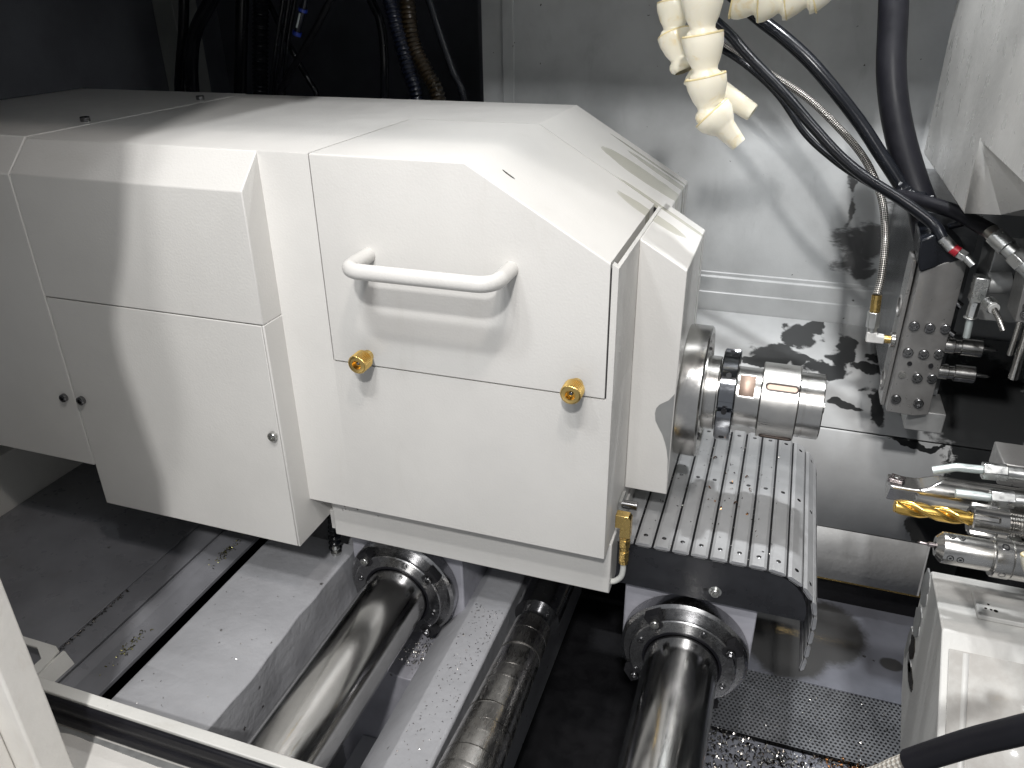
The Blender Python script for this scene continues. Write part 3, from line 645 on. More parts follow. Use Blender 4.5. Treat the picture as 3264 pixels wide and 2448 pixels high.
# ================================================================== DOOR SILL AND POST (near the camera)
ds = thing('door_sill', (-.05, -.21, -.28), 'white painted door sill with black seal strip in the lower left corner', 'sill')
bm = B(); box(bm, -.50, .12, -.2072, -.1970, -.345, -.250); obj('sill_lip', bm, 'sill', ds, .0008)
bm = B(); prism(bm, [(-.2074, -.2520), (-.2110, -.2530), (-.2128, -.2600), (-.2112, -.2660), (-.2092, -.2690), (-.2122, -.2720), (-.2130, -.2790), (-.2110, -.2840), (-.2074, -.2860)], 0, -.50, .12); obj('seal_strip', bm, 'rubber', ds, .0015)
bm = B(); prism(bm, [(-.2074, -.2845), (-.2185, -.2848), (-.44, -.2905), (-.44, -.31), (-.2074, -.31)], 0, -.50, .12); ob = obj('outer_apron', bm, 'post', ds, .0008)
bm = B(); pts = [(-.50, -.2125), (.12, -.2125)]+[(.12-.62*i/60, -.2172-.0028*abs(mnoise.noise(V(i*.37, 1.3, 0)))-.0025*mnoise.noise(V(i*.11, 4.3, 0))) for i in range(61)]
prism(bm, [(p[0], p[1]) for p in pts], 2, -.2850, -.2838); obj('worn_edge', bm, 'bare', ob)
dp = thing('door_post', (-.16, -.26, -.3), 'cream white door post edge with stains, nearest the camera on the left', 'post')
bm = B(); box(bm, -.58, -.1245, -.275, -.25, -.45, -.035); obj('post_face', bm, 'post', dp, .002, 3)
bm = B(); box(bm, -.58, -.1500, -.300, -.2752, -.45, -.06); obj('post_return', bm, 'post', dp, .002, 3)
br = thing('sill_bracket', (-.23, -.175, -.28), 'white folded bracket with a punched hole behind the door post', 'bracket')
bm = B(); prism(bm, [(-.30, -.157), (-.240, -.157), (-.2325, -.1605), (-.2285, -.1850), (-.2285, -.1915), (-.2400, -.1915), (-.2400, -.1735), (-.255, -.1640), (-.275, -.1640), (-.275, -.1855), (-.30, -.1855)], 2, -.2625, -.2605); obj('bracket_top', bm, 'sill', br)
bm = B(); prism(bm, [(-.300, -.2630), (-.2000, -.2630), (-.1950, -.312), (-.300, -.312)], 1, -.1895, -.1875); bm.transform(Matrix.Translation((-.03, 0, 0))); obj('bracket_face', bm, 'sill', br, .0005)
bm = B(); prism(bm, [(-.2285, -.2626), (-.2310, -.2626), (-.205, -.312), (-.203, -.312)], 1, -.1892, -.158); obj('bracket_side', bm, 'sill', br)

# ================================================================== TOOL BLOCK WITH SET SCREWS (back right)
tb = thing('tool_block', (.497, .27, -.1), 'tall dark steel tool block studded with set screws on the right', 'tool block')
bm = B(); n_lo = [(.478, .25), (.5030, .2475), (.517, .2535), (.517, .30), (.478, .30)]
lo = [bm.verts.new((x, y_, -.1015 if x < .505 else -.1010)) for x, y_ in n_lo]
hi = [bm.verts.new((x+(0 if x > .49 else .0015), y_, .0460+(x-.478)*.46)) for x, y_ in n_lo]
hi[1].co.x = .4965
bm.faces.new(list(reversed(lo))); bm.faces.new(hi)
for i in range(5): bm.faces.new((lo[i], lo[(i+1) % 5], hi[(i+1) % 5], hi[i]))
bmesh.ops.recalc_face_normals(bm, faces=bm.faces[:]); body = obj('block_body', bm, 'gang', tb, .0007)
bm = B(); box(bm, .4742, .4779, .268, .30, -.104, .052); obj('side_rail', bm, 'gang', tb, .0006)
for z in (-.001, -.083):
    bm = B(); lathe(bm, (.4742, .286, z), (-1, 0, 0), [(0, .0115), (.0012, .0110), (.0012, .0088), (-.004, .0086), (-.004, 0)], 32); obj('tool_bore', bm, 'gang', tb)
ss = [(.4849, -.0063), (.4983, -.0062), (.5122, -.0068), (.485, -.0341), (.4986, -.0335), (.5122, -.0331), (.4981, -.0593), (.5114, -.0594), (.484, -.0856), (.5047, -.0864)]
for x, z in ss: screw(body, (x, .2495-.1*(x-.478) if x < .5035 else .2470+.43*(x-.503), z), (0, -1, 0), .0046, SOCK, 'set_screw', .6)
for x, z in ((.4887, -.0458), (.5075, -.0456), (.4847, -.0588)):
    bm = B(); cyl(bm, (x, .2476, z), (x, .256, z), .0022 if x != .4847 else .0034, n=18); obj('drilled_hole', bm, 'void' if x != .4847 else 'steel', body)
bm = B(); va = [(.4790, .2470, .0468), (.5160, .2495, .0638), (.5040, .2520, .0740), (.4840, .2520, .0815), (.4740, .2500, .0760), (.4755, .2480, .0560)]
f0 = [bm.verts.new(p) for p in va]; f1 = [bm.verts.new((p[0], .30, p[2]+.004)) for p in va]
bm.faces.new(f0); bm.faces.new(list(reversed(f1)))
for i in range(6): bm.faces.new((f0[i], f1[i], f1[(i+1) % 6], f0[(i+1) % 6]))
bmesh.ops.recalc_face_normals(bm, faces=bm.faces[:]); obj('black_cap', bm, 'hose', tb, .0015)
for i, z in enumerate((-.031, -.059)):
    bm = B(); lathe(bm, (0, .27, z), (1, 0, 0), [(.5165, 0), (.5165, .0078), (.527, .0078), (.528, .0066), (.533, .0066), (.5335, .0085), (.551, .0085), (.552, .0074), (.552, .002), (.5625, .0016), (.566, 0)], 36); obj('tool_sleeve', bm, 'steel', tb, sharp=25)
for z in (.015, -.0145):
    bm = B(); cyl(bm, (.5165, .268, z), (.524, .266, z-.004), .0036, n=12); obj('side_bolt', bm, 'screw', tb)
bm = B(); box(bm, .500, .535, .262, .31, -.125, -.1025); obj('lower_arm', bm, 'bare', tb, .001)
bm = B(); box(bm, .478, .53, .30, .52, -.10, .09); obj('back_carrier', bm, 'cavity', tb)

# right-hand carrier plate, valve and hose fittings
vb = thing('coolant_manifold', (.535, .23, .045), 'grey coolant manifold with elbow fittings right of the tool block', 'manifold')
bm = B(); box(bm, .5215, .534, .228, .242, .0285, .0525); obj('elbow_body', bm, 'zinc', vb, .0012)
bm = B(); cyl(bm, (.5275, .235, .0285), (.5265, .233, .0135), .0046, n=6); cyl(bm, (.5265, .233, .0138), (.5265, .233, .0125), .0060, n=20); obj('union_nut', bm, 'zinc', vb, .0004)
bm = B(); tube(bm, [(.5265, .233, .013), (.5268, .232, .003), (.5272, .232, -.006)], .0031, 14); obj('nylon_stub', bm, 'greytube', vb)
bm = B(); cyl(bm, (.5340, .222, .0330), (.5375, .214, .0310), .0062, n=24); obj('union_nut', bm, 'zinc', vb, .0004)
bm = B(); cyl(bm, (.5372, .215, .0312), (.5382, .212, .0306), .0048, n=20); obj('white_washer', bm, 'white_plastic', vb)
bm = B(); tube(bm, [(.5378, .214, .0308), (.5425, .205, .0235), (.5465, .199, .0160)], .0026, 12); obj('dark_tube', bm, 'coil', vb)
bm = B(); cyl(bm, (.534, .24, .044), (.552, .24, .047), .0098, n=32); obj('barrel', bm, 'bare', vb)
bm = B(); cyl(bm, (.5515, .24, .0469), (.5530, .24, .0471), .0082, n=32); obj('barrel_plug', bm, 'black', vb)
bm = B(); box(bm, .536, .64, .252, .30, .005, .072); obj('mount_plate', bm, 'bare', vb, .001)
cp_ = thing('clamp_plate', (.56, .2, .05), 'grey steel clamp plate with two black cap screws at the right edge', 'clamp plate')
bm = B(); prism(bm, [(.5500, .0690), (.5520, .0268), (.62, .0265), (.62, .0690)], 1, .195, .23); cpp = obj('plate', bm, 'gang', cp_, .0008)
for z in (.0415, .0345): screw(cpp, (.5575, .195, z), (0, -1, 0), .0036)
bm = B(); cyl(bm, (.558, .205, .0265), (.558, .205, -.008), .0022, n=14); cyl(bm, (.566, .205, .0265), (.566, .205, -.03), .004, n=14); obj('guide_pin', bm, 'steel', cp_)

# ================================================================== HOSES
def hose(name, label, pts, r, mat, ends=None, cat='hose', group=None, rf=None, uvlen=None, per=8):
    t = thing(name, pts[-1], label, cat, group); bm = B(); tube(bm, pts, r, 18, per, rf=rf, uvlen=uvlen); obj('hose_body', bm, mat, t); return t
hose('coolant_hose', 'thick matt black hose dropping from the top on the right', [(.4234, .40, .2884), (.4284, .3875, .2478), (.4332, .375, .2108), (.4414, .3625, .1778), (.4535, .35, .1448), (.4688, .3375, .1119), (.4811, .325, .0881), (.4896, .3125, .0642), (.4963, .30, .06)], .0140, 'rubber')
hose('coolant_hose', 'glossy black hose arching left of the thick vertical hose', [(.2617, .38, .2863), (.3021, .3714, .2567), (.3317, .3629, .2372), (.364, .3543, .2114), (.4074, .3457, .1679), (.4337, .3371, .1371), (.4574, .3286, .1086), (.4692, .32, .093)], .0068, 'hose')
h3 = hose('coolant_hose', 'thin black hose running down to the red-taped fitting', [(.1989, .36, .2913), (.2638, .3478, .2533), (.2996, .3356, .2226), (.3366, .3233, .1916), (.367, .3111, .1636), (.397, .2989, .1378), (.4247, .2867, .1204), (.4559, .2744, .1051), (.4833, .2622, .0889), (.4925, .25, .0783)], .0052, 'hose')
bm = B(); cyl(bm, (.4915, .2513, .0795), (.5010, .2475, .0715), .0052, n=20); obj('ferrule', bm, 'zinc', h3)
bm = B(); cyl(bm, (.5005, .2475, .0718), (.5062, .2450, .0690), .0050, n=14); obj('red_tape', bm, 'red', h3)
bm = B(); cyl(bm, (.5062, .2450, .0690), (.5125, .2430, .0660), .0052, n=6); cyl(bm, (.5120, .2432, .0662), (.5195, .2400, .0600), .0036, n=16); obj('hex_fitting', bm, 'zinc', h3, .0003)
hose('coolant_hose', 'slim black tube lying just under the thin black hose', [(.2589, .37, .2328), (.2945, .358, .2143), (.3302, .346, .1876), (.362, .334, .1524), (.3914, .322, .1311), (.4144, .31, .1189), (.44, .298, .108)], .0032, 'hose')
h4 = hose('braided_hose', 'braided steel hose with brass ferrule feeding the tool block', [(.2559, .42, .2345), (.296, .4064, .2127), (.3339, .3927, .1948), (.3647, .3791, .1775), (.3963, .3655, .1526), (.4165, .3518, .1346), (.4306, .3382, .1169), (.4436, .3245, .0925), (.4501, .3109, .0661), (.4515, .2973, .0512), (.4520, .2836, .0267), (.4500, .274, .0118)], .0038, 'braid', uvlen=.0042)
bm = B(); cyl(bm, (.4501, .2740, .0120), (.4510, .271, -.0045), .0048, n=20); obj('ferrule', bm, 'brass', h4)
bm = B(); cyl(bm, (.4508, .271, -.0045), (.4515, .270, -.0205), .0064, n=6); cyl(bm, (.4513, .270, -.020), (.4519, .270, -.0255), .0046, n=18); obj('hex_nut', bm, 'zinc', h4, .0004)
bm = B(); prism(bm, [(.4475, -.0245), (.4565, -.0245), (.4575, -.0275), (.4645, -.0278), (.4645, -.0358), (.4475, -.0358)], 1, .2655, .2745); obj('elbow', bm, 'white_plastic', h4, .0012)
bm = B(); cyl(bm, (.4640, .27, -.0315), (.4700, .27, -.0315), .0042, n=20); obj('brass_insert', bm, 'brass', h4)
bm = B(); cyl(bm, (.4698, .27, -.0315), (.4748, .27, -.0315), .0078, n=28); obj('knurled_collar', bm, 'steel', h4, .0008)
h5 = hose('coolant_hose', 'black hose with a silver crimp fitting above the tool block', [(.4560, .315, .101), (.4771, .2875, .1022), (.4983, .265, .1009), (.5105, .2425, .0987), (.5217, .22, .0965)], .0066, 'rubber')
bm = B(); cyl(bm, (.5205, .2212, .0972), (.5250, .2160, .0935), .0064, n=20); obj('braid_end', bm, 'braid', h5)
bm = B(); cyl(bm, (.5240, .2170, .0945), (.5340, .2080, .0868), .0078, n=28); cyl(bm, (.5338, .2082, .0870), (.5395, .2040, .0826), .0064, n=24); obj('crimp_ferrule', bm, 'zinc', h5, .0005)
bm = B(); cyl(bm, (.5392, .2042, .0828), (.5470, .1985, .0765), .0090, n=6); cyl(bm, (.5465, .1988, .0770), (.5600, .1890, .0665), .0072, n=24); obj('swivel_nut', bm, 'zinc', h5, .0005)
h6 = hose('coolant_hose', 'black sleeve over braided hose crossing the lower right corner', [(.4551, -.20, -.0834), (.4662, -.205, -.0645), (.4762, -.21, -.0475), (.4857, -.215, -.0325), (.4958, -.22, -.0173), (.53, -.235, .03)], .0067, 'rubber')
bm = B(); tube(bm, [(.4300, -.18, -.135), (.4432, -.19, -.1107), (.4495, -.195, -.0953), (.4565, -.2005, -.0790)], .0042, 16, uvlen=.008); obj('braided_core', bm, 'whitebraid', h6)
jn = thing('hose_clamp', (.478, .325, .09), 'oily black tie clump where the hoses cross', 'hose clamp')
bm = B(); tube(bm, [(.455, .325, .106), (.470, .318, .098), (.484, .318, .094)], .009, 14); bmesh.ops.subdivide_edges(bm, edges=bm.edges[:], cuts=1)
for v_ in bm.verts: v_.co += v_.normal*mnoise.noise(v_.co*170)*.0022
obj('tie_wrap', bm, 'hose', jn)
bm = B(); cyl(bm, (.497, .262, .088), (.507, .255, .094), .003, n=10); obj('tie_tail', bm, 'hose', jn)
# dark cables at the back left
rib = lambda t, d, r: r*(1+.10*math.sin(d*1150))
cables = [
 ('cable', 'black cable hanging nearest the dark end wall', [(-.4505, .44, .2879), (-.4659, .44, .2337), (-.482, .44, .1877), (-.4914, .44, .1494)], .0069, 'hose', None),
 ('cable', 'broad black cable bundle bending right of the end wall', [(-.3849, .42, .2874), (-.4271, .42, .2401), (-.4437, .42, .1992), (-.4519, .42, .1491)], .0090, 'hose', None),
 ('conduit', 'black ribbed conduit with glinting rings behind the headstock', [(-.3227, .43, .2867), (-.3348, .43, .2262), (-.3475, .43, .1509)], .0099, 'hose', rib),
 ('cable', 'dark straight cable just left of the glinting ribbed conduit', [(-.3726, .46, .287), (-.3872, .46, .2241), (-.4039, .46, .1457)], .0088, 'hose', None),
 ('cable', 'leftmost of three thin black tubes beside the blue fitting', [(-.2745, .41, .2864), (-.2959, .41, .2277), (-.3173, .41, .1542)], .0027, 'hose', None),
 ('cable', 'middle one of three thin black tubes beside the blue fitting', [(-.2729, .42, .2863), (-.2992, .42, .21), (-.3176, .42, .153)], .0028, 'hose', None),
 ('cable', 'rightmost of three thin black tubes beside the blue fitting', [(-.27, .43, .2862), (-.2922, .43, .2266), (-.311, .43, .152)], .0028, 'hose', None),
 ('cable', 'black hose slanting down left past the blue fitting', [(-.2032, .41, .2857), (-.2422, .41, .2363), (-.2883, .41, .1833), (-.304, .41, .1546)], .0045, 'rubber', None),
 ('cable', 'short black glossy hose disappearing behind the housing edge', [(-.302, .45, .2201), (-.2921, .45, .1991), (-.2798, .45, .1778), (-.2704, .45, .1507)], .0038, 'hose', None),
 ('cable', 'black cable left of the navy ribbed conduit', [(-.1854, .46, .2852), (-.1707, .46, .2508), (-.1686, .46, .2087), (-.1739, .46, .1523)], .0055, 'hose', None),
 ('conduit', 'navy blue ribbed conduit beside the brown one', [(-.1431, .43, .285), (-.131, .43, .2359), (-.1205, .43, .1949), (-.1117, .43, .1543)], .0084, 'navy', rib),
 ('conduit', 'brown ribbed conduit behind the headstock', [(-.127, .45, .2847), (-.1217, .45, .2267), (-.1062, .45, .1934), (-.0898, .45, .1525)], .0094, 'brown', rib),
 ('cable', 'glossy black hose right of the brown conduit', [(-.0855, .42, .2845), (-.0691, .42, .2336), (-.056, .42, .1969), (-.0427, .42, .1576)], .0043, 'hose', None)]
for nm, lb, pts, r, mt, rf in cables:
    p0, p1 = Vector(pts[0]), Vector(pts[-1]); up = p0+(p0-Vector(pts[1])).normalized()*.18
    hose(nm, lb, [tuple(up)]+pts+[(p1.x-.01, p1.y, .05)], r, mt, cat='cable' if nm == 'cable' else 'conduit', group='cables behind the headstock', rf=rf, per=60 if rf else 8)
bf = thing('air_fitting', (-.25, .40, .25), 'clear air line with blue plastic push fitting among the cables', 'air fitting')
bm = B(); tube(bm, [(-.225, .40, .31), (-.2357, .40, .2861), (-.2481, .40, .2578), (-.257, .40, .2405)], .0040, 14); obj('clear_line', bm, 'navy', bf)
for a, b in (((-.2440, .40, .2675), (-.2455, .40, .2640)), ((-.2562, .40, .2415), (-.2582, .40, .2372))):
    bm = B(); cyl(bm, a, b, .0058, n=18); obj('blue_collar', bm, 'blue', bf)
bm = B(); cyl(bm, (-.2470, .3968, .2625), (-.2545, .3968, .2460), .0017, n=8); obj('white_mark', bm, 'greytube', bf)

# ================================================================== CREAM SEGMENTED COOLANT HOSES
def link_prof(Lk, R, neck=.62):
    return [(0, R*.80), (.0006, R*.97), (.0022, R), (Lk*.30, R*.97), (Lk*.62, R*.80), (Lk*.82, R*neck), (Lk*.90, R*neck*.98), (Lk*.97, R*.74), (Lk*1.08, R*.80), (Lk*1.20, R*.74), (Lk*1.28, R*.55)]
def seg_hose(label, joints, R, nozzle, group='cream segmented coolant hoses', mirror=False):
    t = thing('coolant_nozzle', joints[0], label, 'coolant hose', group)
    js = [Vector(j) for j in joints]
    for a, b in zip(js, js[1:]):
        bm = B(); d = b-a; Lk = d.length; lathe(bm, a, d, link_prof(Lk, R), 40); obj('hose_link', bm, 'cream', t, sharp=60)
        bm = B(); u, v_ = frame_of(d); pth = [a+d.normalized()*.0009+(u*math.cos(k/24*2*PI)+v_*math.sin(k/24*2*PI))*R*.955 for k in range(25)]; tube(bm, pth, R*.055, 8, smooth=False); obj('link_rim', bm, 'rim', t)
    if nozzle:
        a, b = js[-1], Vector(nozzle); bm = B(); d = b-a; n = d.length
        lathe(bm, a, d, [(0, R*.78), (.0006, R*.97), (.002, R), (n*.22, R*.95), (n*.42, R*.70), (n*.50, R*.56), (n*.97, R*.40), (n, R*.37), (n, R*.27), (n*.8, R*.25), (n*.8, 0)], 40); obj('nozzle', bm, 'cream', t, sharp=60)
        bm = B(); u, v_ = frame_of(d); pth = [a+d.normalized()*.0009+(u*math.cos(k/24*2*PI)+v_*math.sin(k/24*2*PI))*R*.955 for k in range(25)]; tube(bm, pth, R*.055, 8, smooth=False); obj('link_rim', bm, 'rim', t)
    return t
seg_hose('front cream coolant nozzle pointing down over the spindle', [(.2745, .100, .312), (.2755, .100, .2835), (.2782, .100, .2565), (.2832, .100, .2280), (.2895, .100, .2020)], .0150, (.3128, .0985, .1795))
seg_hose('cream coolant nozzle half hidden behind the front one', [(.2480, .150, .320), (.2480, .1485, .2990), (.2490, .147, .2765), (.2510, .1435, .2545), (.2600, .138, .2330)], .0132, None)
t = thing('coolant_nozzle', (.29, .14, .22), 'single yellowed tapered nozzle sticking out right of the front one', 'coolant hose', 'cream segmented coolant hoses')
bm = B(); a, b = V(.268, .137, .226), V(.3185, .130, .1985); d = b-a; n = d.length; lathe(bm, a, d, [(0, .010), (n*.3, .0095), (n*.98, .0068), (n, .0062), (n, .0045), (n*.8, .0042), (n*.8, 0)], 36); obj('nozzle', bm, 'cream', t, sharp=60)
seg_hose('cream segmented hose running right along the top edge', [(.2920, .16, .2775), (.3110, .16, .2745), (.3300, .16, .2760), (.3490, .16, .2800), (.3680, .16, .2870)], .0140, None)
seg_hose('cream segmented hose at the right edge in front of the tools', [(.5215, -.06, .048), (.5245, -.07, .026), (.5250, -.08, .004), (.5215, -.088, -.014)], .0098, (.5265, -.10, -.045))

# ================================================================== TOOLS ON THE GANG SLIDE
def X_turn(name, y_, z_, prof, mat, parent, n=40, rfun=None, sharp=25):
    bm = B(); lathe(bm, (0, y_, z_), (1, 0, 0), prof, n, rfun); return obj(name, bm, mat, parent, sharp=sharp)
bb = thing('boring_bar', (.52, .032, -.053), 'steel boring bar with cut-away tip and carbide insert', 'boring bar')
CUT = math.radians(82)
def barf(t, th, r):
    if t < .497:
        k = max(0., min(1., (t-.474)/.020)); dcut = .0036+(r-.0036)*k*k*(3-2*k)
        c = math.cos(th-CUT)
        if c > .05: r = min(r, dcut/c)
        c2 = math.cos(th-math.radians(204))
        if t < .4745 and c2 > .05: r = min(r, .0092/c2)
    return r
prof = [(.4555, 0), (.4555, .0114), (.4570, .0118)]+[(.458+.0013*i, .0118) for i in range(31)]+[(.60, .0118), (.60, 0)]
X_turn('bar', .032, -.0545, prof, 'steel', bb, 96, barf, 40)
bm = B(); prism(bm, [(.4538, .0285), (.4640, .0265), (.4670, .0345), (.4575, .0375)], 2, -.0510, -.0478); obj('insert', bm, 'insert', bb, .0004)
screw(bb, (.4608, .0320, -.0482), (0, 0, 1), .0022, SOCKB, 'insert_screw', .5)
dr = thing('twist_drill', (.48, 0, -.053), 'gold coated twist drill in a slotted collet nut', 'drill')
def drillf(t, th, r):
    a = th-(t-.457)*2*PI/.046+.6
    k = abs(math.cos(a)); return r*(.40+.60*min(1, (k*1.28))**.55)
prof = [(.4560, 0)]+[(.4562+.0002*i, .0011*i) for i in range(1, 6)]+[(.4574+.0008*i, .0057) for i in range(64)]+[(.509, .0057)]
X_turn('drill_flutes', 0, -.0532, prof, 'gold', dr, 64, drillf, 50)
def castle(t, th, r):
    return r*.84 if (t < .5225 and r > .008 and abs(((th/(2*PI)*6+.2) % 1)-.5) < .17) else r
X_turn('collet_nut', 0, -.0530, [(.5060, .0058), (.5060, .0108), (.5070, .0116), (.5220, .0116), (.5228, .0116), (.5285, .0116), (.5290, .0100), (.5290, .0078)], 'steel', dr, 96, castle, 25)
bm = B(); lathe(bm, (0, 0, -.053), (1, 0, 0), [(.5288+.0008*i, .0082 if i % 2 else .0074) for i in range(16)], 32); obj('thread', bm, 'steel', dr)
X_turn('arbor', 0, -.053, [(.5405, .0095), (.60, .0095), (.60, 0)], 'steel', dr)
cd = thing('centre_drill_holder', (.51, -.04, -.054), 'steel holder with a fine centre drill and round collar', 'tool holder')
X_turn('centre_drill', -.04, -.0535, [(.4680, 0), (.4700, .0009), (.4745, .0009), (.4755, .0017), (.4830, .0017)], 'insert', cd, 16)
hb = X_turn('holder_body', -.04, -.054, [(.4795, .0030), (.4795, .0066), (.4832, .0104), (.4838, .0106), (.5120, .0106), (.5126, .0100), (.5135, .0100)], 'steel', cd, 64)
for x in (.4875, .4935):
    for th in (182, 95):
        t = math.radians(th); c = V(x, -.04+.0106*math.cos(t), -.054+.0106*math.sin(t)); d_ = V(0, math.cos(t), math.sin(t)); bm = B(); cyl(bm, c-d_*.004, c+d_*.0002, .0022, n=18); obj('set_screw_hole', bm, 'void', hb)
        screw(hb, c-d_*.0006, d_, .0017, SOCKB, 'grub_screw', .6)
co = X_turn('collar', -.04, -.0545, [(.5130, .0098), (.5130, .0126), (.5138, .0133), (.5232, .0133), (.5240, .0126), (.5240, .0118)], 'steel', cd, 64)
for th in (200, 110):
    t = math.radians(th); c = V(.5185, -.04+.0133*math.cos(t), -.0545+.0133*math.sin(t)); d_ = V(0, math.cos(t), math.sin(t)); screw(co, c-d_*.0012, d_, .0026, SOCK, 'grub_screw', .5)
X_turn('shank', -.04, -.0545, [(.5239, .0122), (.5245, .0128), (.60, .0128), (.60, 0)], 'steel', cd, 64)
def nozzle_tube(label, pts, nut0, nut1, r):
    t = thing('coolant_pipe', nut0, label, 'coolant pipe', 'steel coolant pipes by the tools')
    bm = B(); tube(bm, pts, r, 16); obj('pipe', bm, 'greytube', t)
    bm = B(); cyl(bm, nut0, nut1, .0066, n=6); obj('hex_nut', bm, 'zinc', t, .0006)
    n0, n1 = Vector(nut0), Vector(nut1); bm = B(); cyl(bm, n1-(n1-n0)*.05, n1+(n1-n0).normalized()*.03, .0048, n=20); obj('fitting_stem', bm, 'zinc', t); return t
nozzle_tube('bent grey coolant pipe lying over the boring bar', [(.4800, .02, -.0305), (.4850, .02, -.0285), (.4892, .02, -.0268), (.4930, .02, -.0252), (.4957, .02, -.0246), (.503, .02, -.0242), (.512, .02, -.0236)], (.5105, .02, -.0242), (.5260, .02, -.0232), .0031)
nozzle_tube('straight grey coolant pipe between boring bar and drill', [(.4955, .009, -.0398), (.506, .009, -.0392), (.518, .009, -.0388)], (.5170, .009, -.0390), (.5320, .009, -.0378), .0032)
gs = thing('gang_slide', (.57, 0, -.09), 'dark steel gang plate carrying the tools at the right edge', 'gang slide')
bm = B(); box(bm, .565, .66, -.06, .115, -.085, -.0355); obj('plate', bm, 'gang', gs, .0015)
bm = B(); cyl(bm, (.5330, -.004, -.070), (.5660, -.004, -.070), .0085, n=6); obj('hex_nut', bm, 'zinc', gs, .0006)
bm = B(); box(bm, .5345, .5649, .060, .095, -.057, -.038); obj('clamp_ear', bm, 'gang', gs, .001)

# ================================================================== WHITE SLIDE COVER, LOWER RIGHT
wb = thing('slide_cover', (.54, 0, -.2), 'white slide cover with scraped paint and clouded window, lower right', 'slide cover')
lf = [(.0297, -.1260), (-.0351, -.1272), (-.0949, -.1772), (-.1500, -.2230), (-.1500, -.2950), (-.031, -.2715), (.0196, -.2424), (.0423, -.2225), (.0420, -.2055), (.0365, -.1868), (.0400, -.1607), (.0440, -.1435)]
bm = B(); prism(bm, lf, 0, .500, .66); cv = obj('cover_shell', bm, 'block', wb, .0012)
nrm = V(0, -.641, .767).normalized()
def on_front(x, s_, off=0.): # s_ metres down the sloped front
    p = V(x, -.0351, -.1272)+V(0, -.767, -.641)*s_; return p+V(0, -.641, .767)*off
bm = B(); q = [on_front(.5045, .013, .0012), on_front(.66, .013, .0012), on_front(.66, .15, .0012), on_front(.5045, .15, .0012)]; bm.faces.new([bm.verts.new(p) for p in q])
ac = obj('window_pane', bm, 'acrylic', wb); ac.modifiers.new('s', 'SOLIDIFY').thickness = .0022
bm = B(); q = [on_front(.5130, .014, .0030), on_front(.5170, .014, .0030), on_front(.5150, .15, .0030), on_front(.5110, .15, .0030)]; bm.faces.new([bm.verts.new(p) for p in q]); st = obj('window_strip', bm, 'block', wb); st.modifiers.new('s', 'SOLIDIFY').thickness = .0008
bm = B(); prism(bm, [(.5250, .0105), (.600, .0105), (.600, -.0170), (.5250, -.0170)], 2, -.1265, -.1225); pd = obj('pad', bm, 'block', wb, .0008)
def flake(name, loop, x, mat, parent):
    bm = B(); prism(bm, loop, 0, x-.0003, x+.001); return obj(name, bm, mat, parent)
def ragged(cy, cz, ry, rz, n=18, sd=0):
    return [(cy+ry*math.cos(t)*(1+.35*mnoise.noise(V(math.cos(t)*2+sd, math.sin(t)*2, sd))), cz+rz*math.sin(t)*(1+.35*mnoise.noise(V(math.cos(t)*2, sd, math.sin(t)*2)))) for t in (2*PI*i/n for i in range(n))]
flake('scraped_paint', ragged(.0320, -.146, .0130, .016, 26, 1), .4999, 'bare', cv); flake('scraped_paint', ragged(.0270, -.176, .0125, .014, 26, 2), .4998, 'bare', cv)
flake('scraped_paint', ragged(.0215, -.199, .0110, .0095, 26, 3), .4997, 'darkchips', cv); flake('scraped_paint', ragged(.0345, -.206, .0055, .0150, 26, 5), .4996, 'bare', cv)
flake('scraped_paint', ragged(.0170, -.2120, .0100, .0045, 26, 11), .4998, 'bare', cv); flake('scraped_paint', ragged(.0040, -.2140, .0150, .0060, 26, 8), .4998, 'darkchips', cv)
for i, (x, y_) in enumerate(((.5335, -.003), (.5345, -.0085), (.5375, -.0090), (.5310, -.0080))):
    bm = B(); cyl(bm, (x, y_, -.1226), (x, y_, -.1223), .0009+.0006*(i == 2), n=9); obj('ink_mark', bm, 'darkchips', pd)

# ================================================================== CHIPS
def chips(name, label, n, fn, mat, size=(.0008, .0028)):
    bm = B()
    for i in range(n):
        p, nr = fn(); s_ = random.uniform(*size); a = random.random()*6.28; k = random.randint(2, 5); w_ = s_*.28
        q = toward(nr, a).to_3x3(); prev = None; curl = random.uniform(.4, 1.6)
        for j in range(k+1):
            t = j/k; c = V((t-.5)*s_*1.4, math.sin(t*PI*curl)*s_*.4, abs(math.sin(t*PI))*s_*.5+.0001)
            e0 = bm.verts.new(Vector(p)+q @ (c+V(0, -w_, 0))); e1 = bm.verts.new(Vector(p)+q @ (c+V(0, w_, s_*.12)))
            if prev: bm.faces.new((prev[0], prev[1], e1, e0))
            prev = (e0, e1)
    o = obj(name, bm, mat, None); tag(o, label, 'chips', kind='stuff'); return o
up = (0, 0, 1); R_ = random.uniform; G = random.gauss
def tray_pt():
    x = R_(.34, .56); return (x, .118-abs(G(0, .045))+.02*math.sin(x*40)*.3, -.4600+R_(-.002, .002)), (G(0, .5), G(0, .5), 1)
chips('metal_chips', 'bright metal chips piled on the tray below the strainer', 1500, tray_pt, 'chips', (.0008, .003))
chips('metal_chips', 'rusty brown chips in the tray corner by the slide cover', 700, lambda: ((G(.515, .022), G(.085, .018), -.4585+R_(-.002, .004)), (G(0, .6), G(0, .6), 1)), 'rustchips', (.001, .0035))
chips('metal_chips', 'dark swarf bed lining the tray', 1600, lambda: ((R_(.33, .58), R_(-.06, .125), -.4612+R_(-.001, .001)), (G(0, .4), G(0, .4), 1)), 'darkchips', (.001, .004))
chips('metal_chips', 'loose bright chips lying on the strainer plate', 130, lambda: ((R_(.38, .60), R_(.12, .21), -.4535+R_(0, .001)), (G(0, .4), G(0, .4), 1)), 'chips', (.0007, .002))
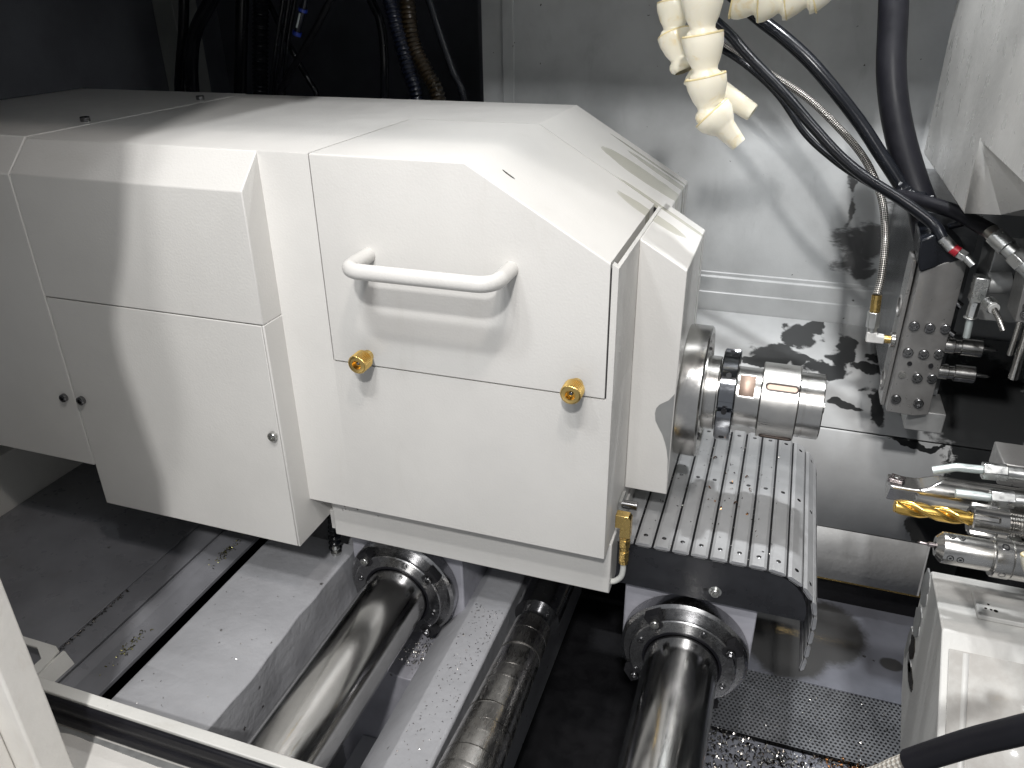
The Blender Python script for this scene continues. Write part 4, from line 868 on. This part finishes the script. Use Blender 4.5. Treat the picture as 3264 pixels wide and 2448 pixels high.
def ped():
    a = R_(-2.3, -.5); r = .060+abs(G(0, .006)); return (.0175+r*math.cos(a)+.012, R_(.015, .06), -.3605), (G(0, .5), G(0, .5), 1)
chips('metal_chips', 'shiny chips gathered under the middle rod flange', 240, lambda: ((G(.045, .012), G(.030, .012), -.3612+abs(G(0, .0015))), (G(0, .6), G(0, .6), 1)), 'chips', (.0008, .0024))
chips('metal_chips', 'fine dark chips sprinkled along the bed rib', 170, lambda: ((R_(.098, .131), .06-abs(G(0, .10)), -.2998), (G(0, .3), G(0, .3), 1)), 'darkchips', (.0005, .0013))
chips('metal_chips', 'fine bright chips scattered along the bed rib', 60, lambda: ((R_(.098, .131), R_(-.19, .05), -.2998), (G(0, .4), G(0, .4), 1)), 'chips', (.0005, .0014))
def slat_pt(): 
    x = R_(.262, .385); return (x, R_(.07, .27), -.1699), (G(0, .3), G(0, .3), 1)
chips('metal_chips', 'dark specks scattered on the aluminium slats', 90, slat_pt, 'darkchips', (.0006, .0016))
chips('metal_chips', 'orange brown flakes lying on the aluminium slats', 14, lambda: ((R_(.31, .37), R_(.12, .22), -.1698), (G(0, .2), G(0, .2), 1)), 'rustchips', (.0015, .0035))
chips('metal_chips', 'tiny bright chips caught between the slats', 90, lambda: ((random.choice([.2630, .2799, .2968, .3137, .3306, .3475, .3644, .3813])+G(0, .0006), R_(.055, .27), -.1712), (G(0, .5), G(0, .5), 1)), 'chips', (.0004, .0013))
chips('metal_chips', 'greenish oily chips in the floor gutter', 160, lambda: ((-.193+G(0, .003), (.03 if random.random() < .6 else -.125)+G(0, .012), -.2804), (G(0, .5), G(0, .5), 1)), 'oilchips', (.0007, .0022))
chips('metal_chips', 'dark swarf line along the floor sheet edge', 120, lambda: ((-.2495+abs(G(0, .0022)), R_(-.155, -.06), -.2755), (G(0, .4), G(0, .4), 1)), 'darkchips', (.0006, .002))
chips('metal_chips', 'paint flecks on the skirt under the left panel', 40, lambda: ((-.03+abs(G(0, .02)), .0218, -.168+G(0, .008)), (0, -1, 0)), 'darkchips', (.0005, .0014))
chips('metal_chips', 'bright chips resting on the lilac side block', 40, lambda: ((R_(-.155, -.062), R_(-.19, .02), -.2797), (G(0, .4), G(0, .4), 1)), 'chips', (.0005, .0013))
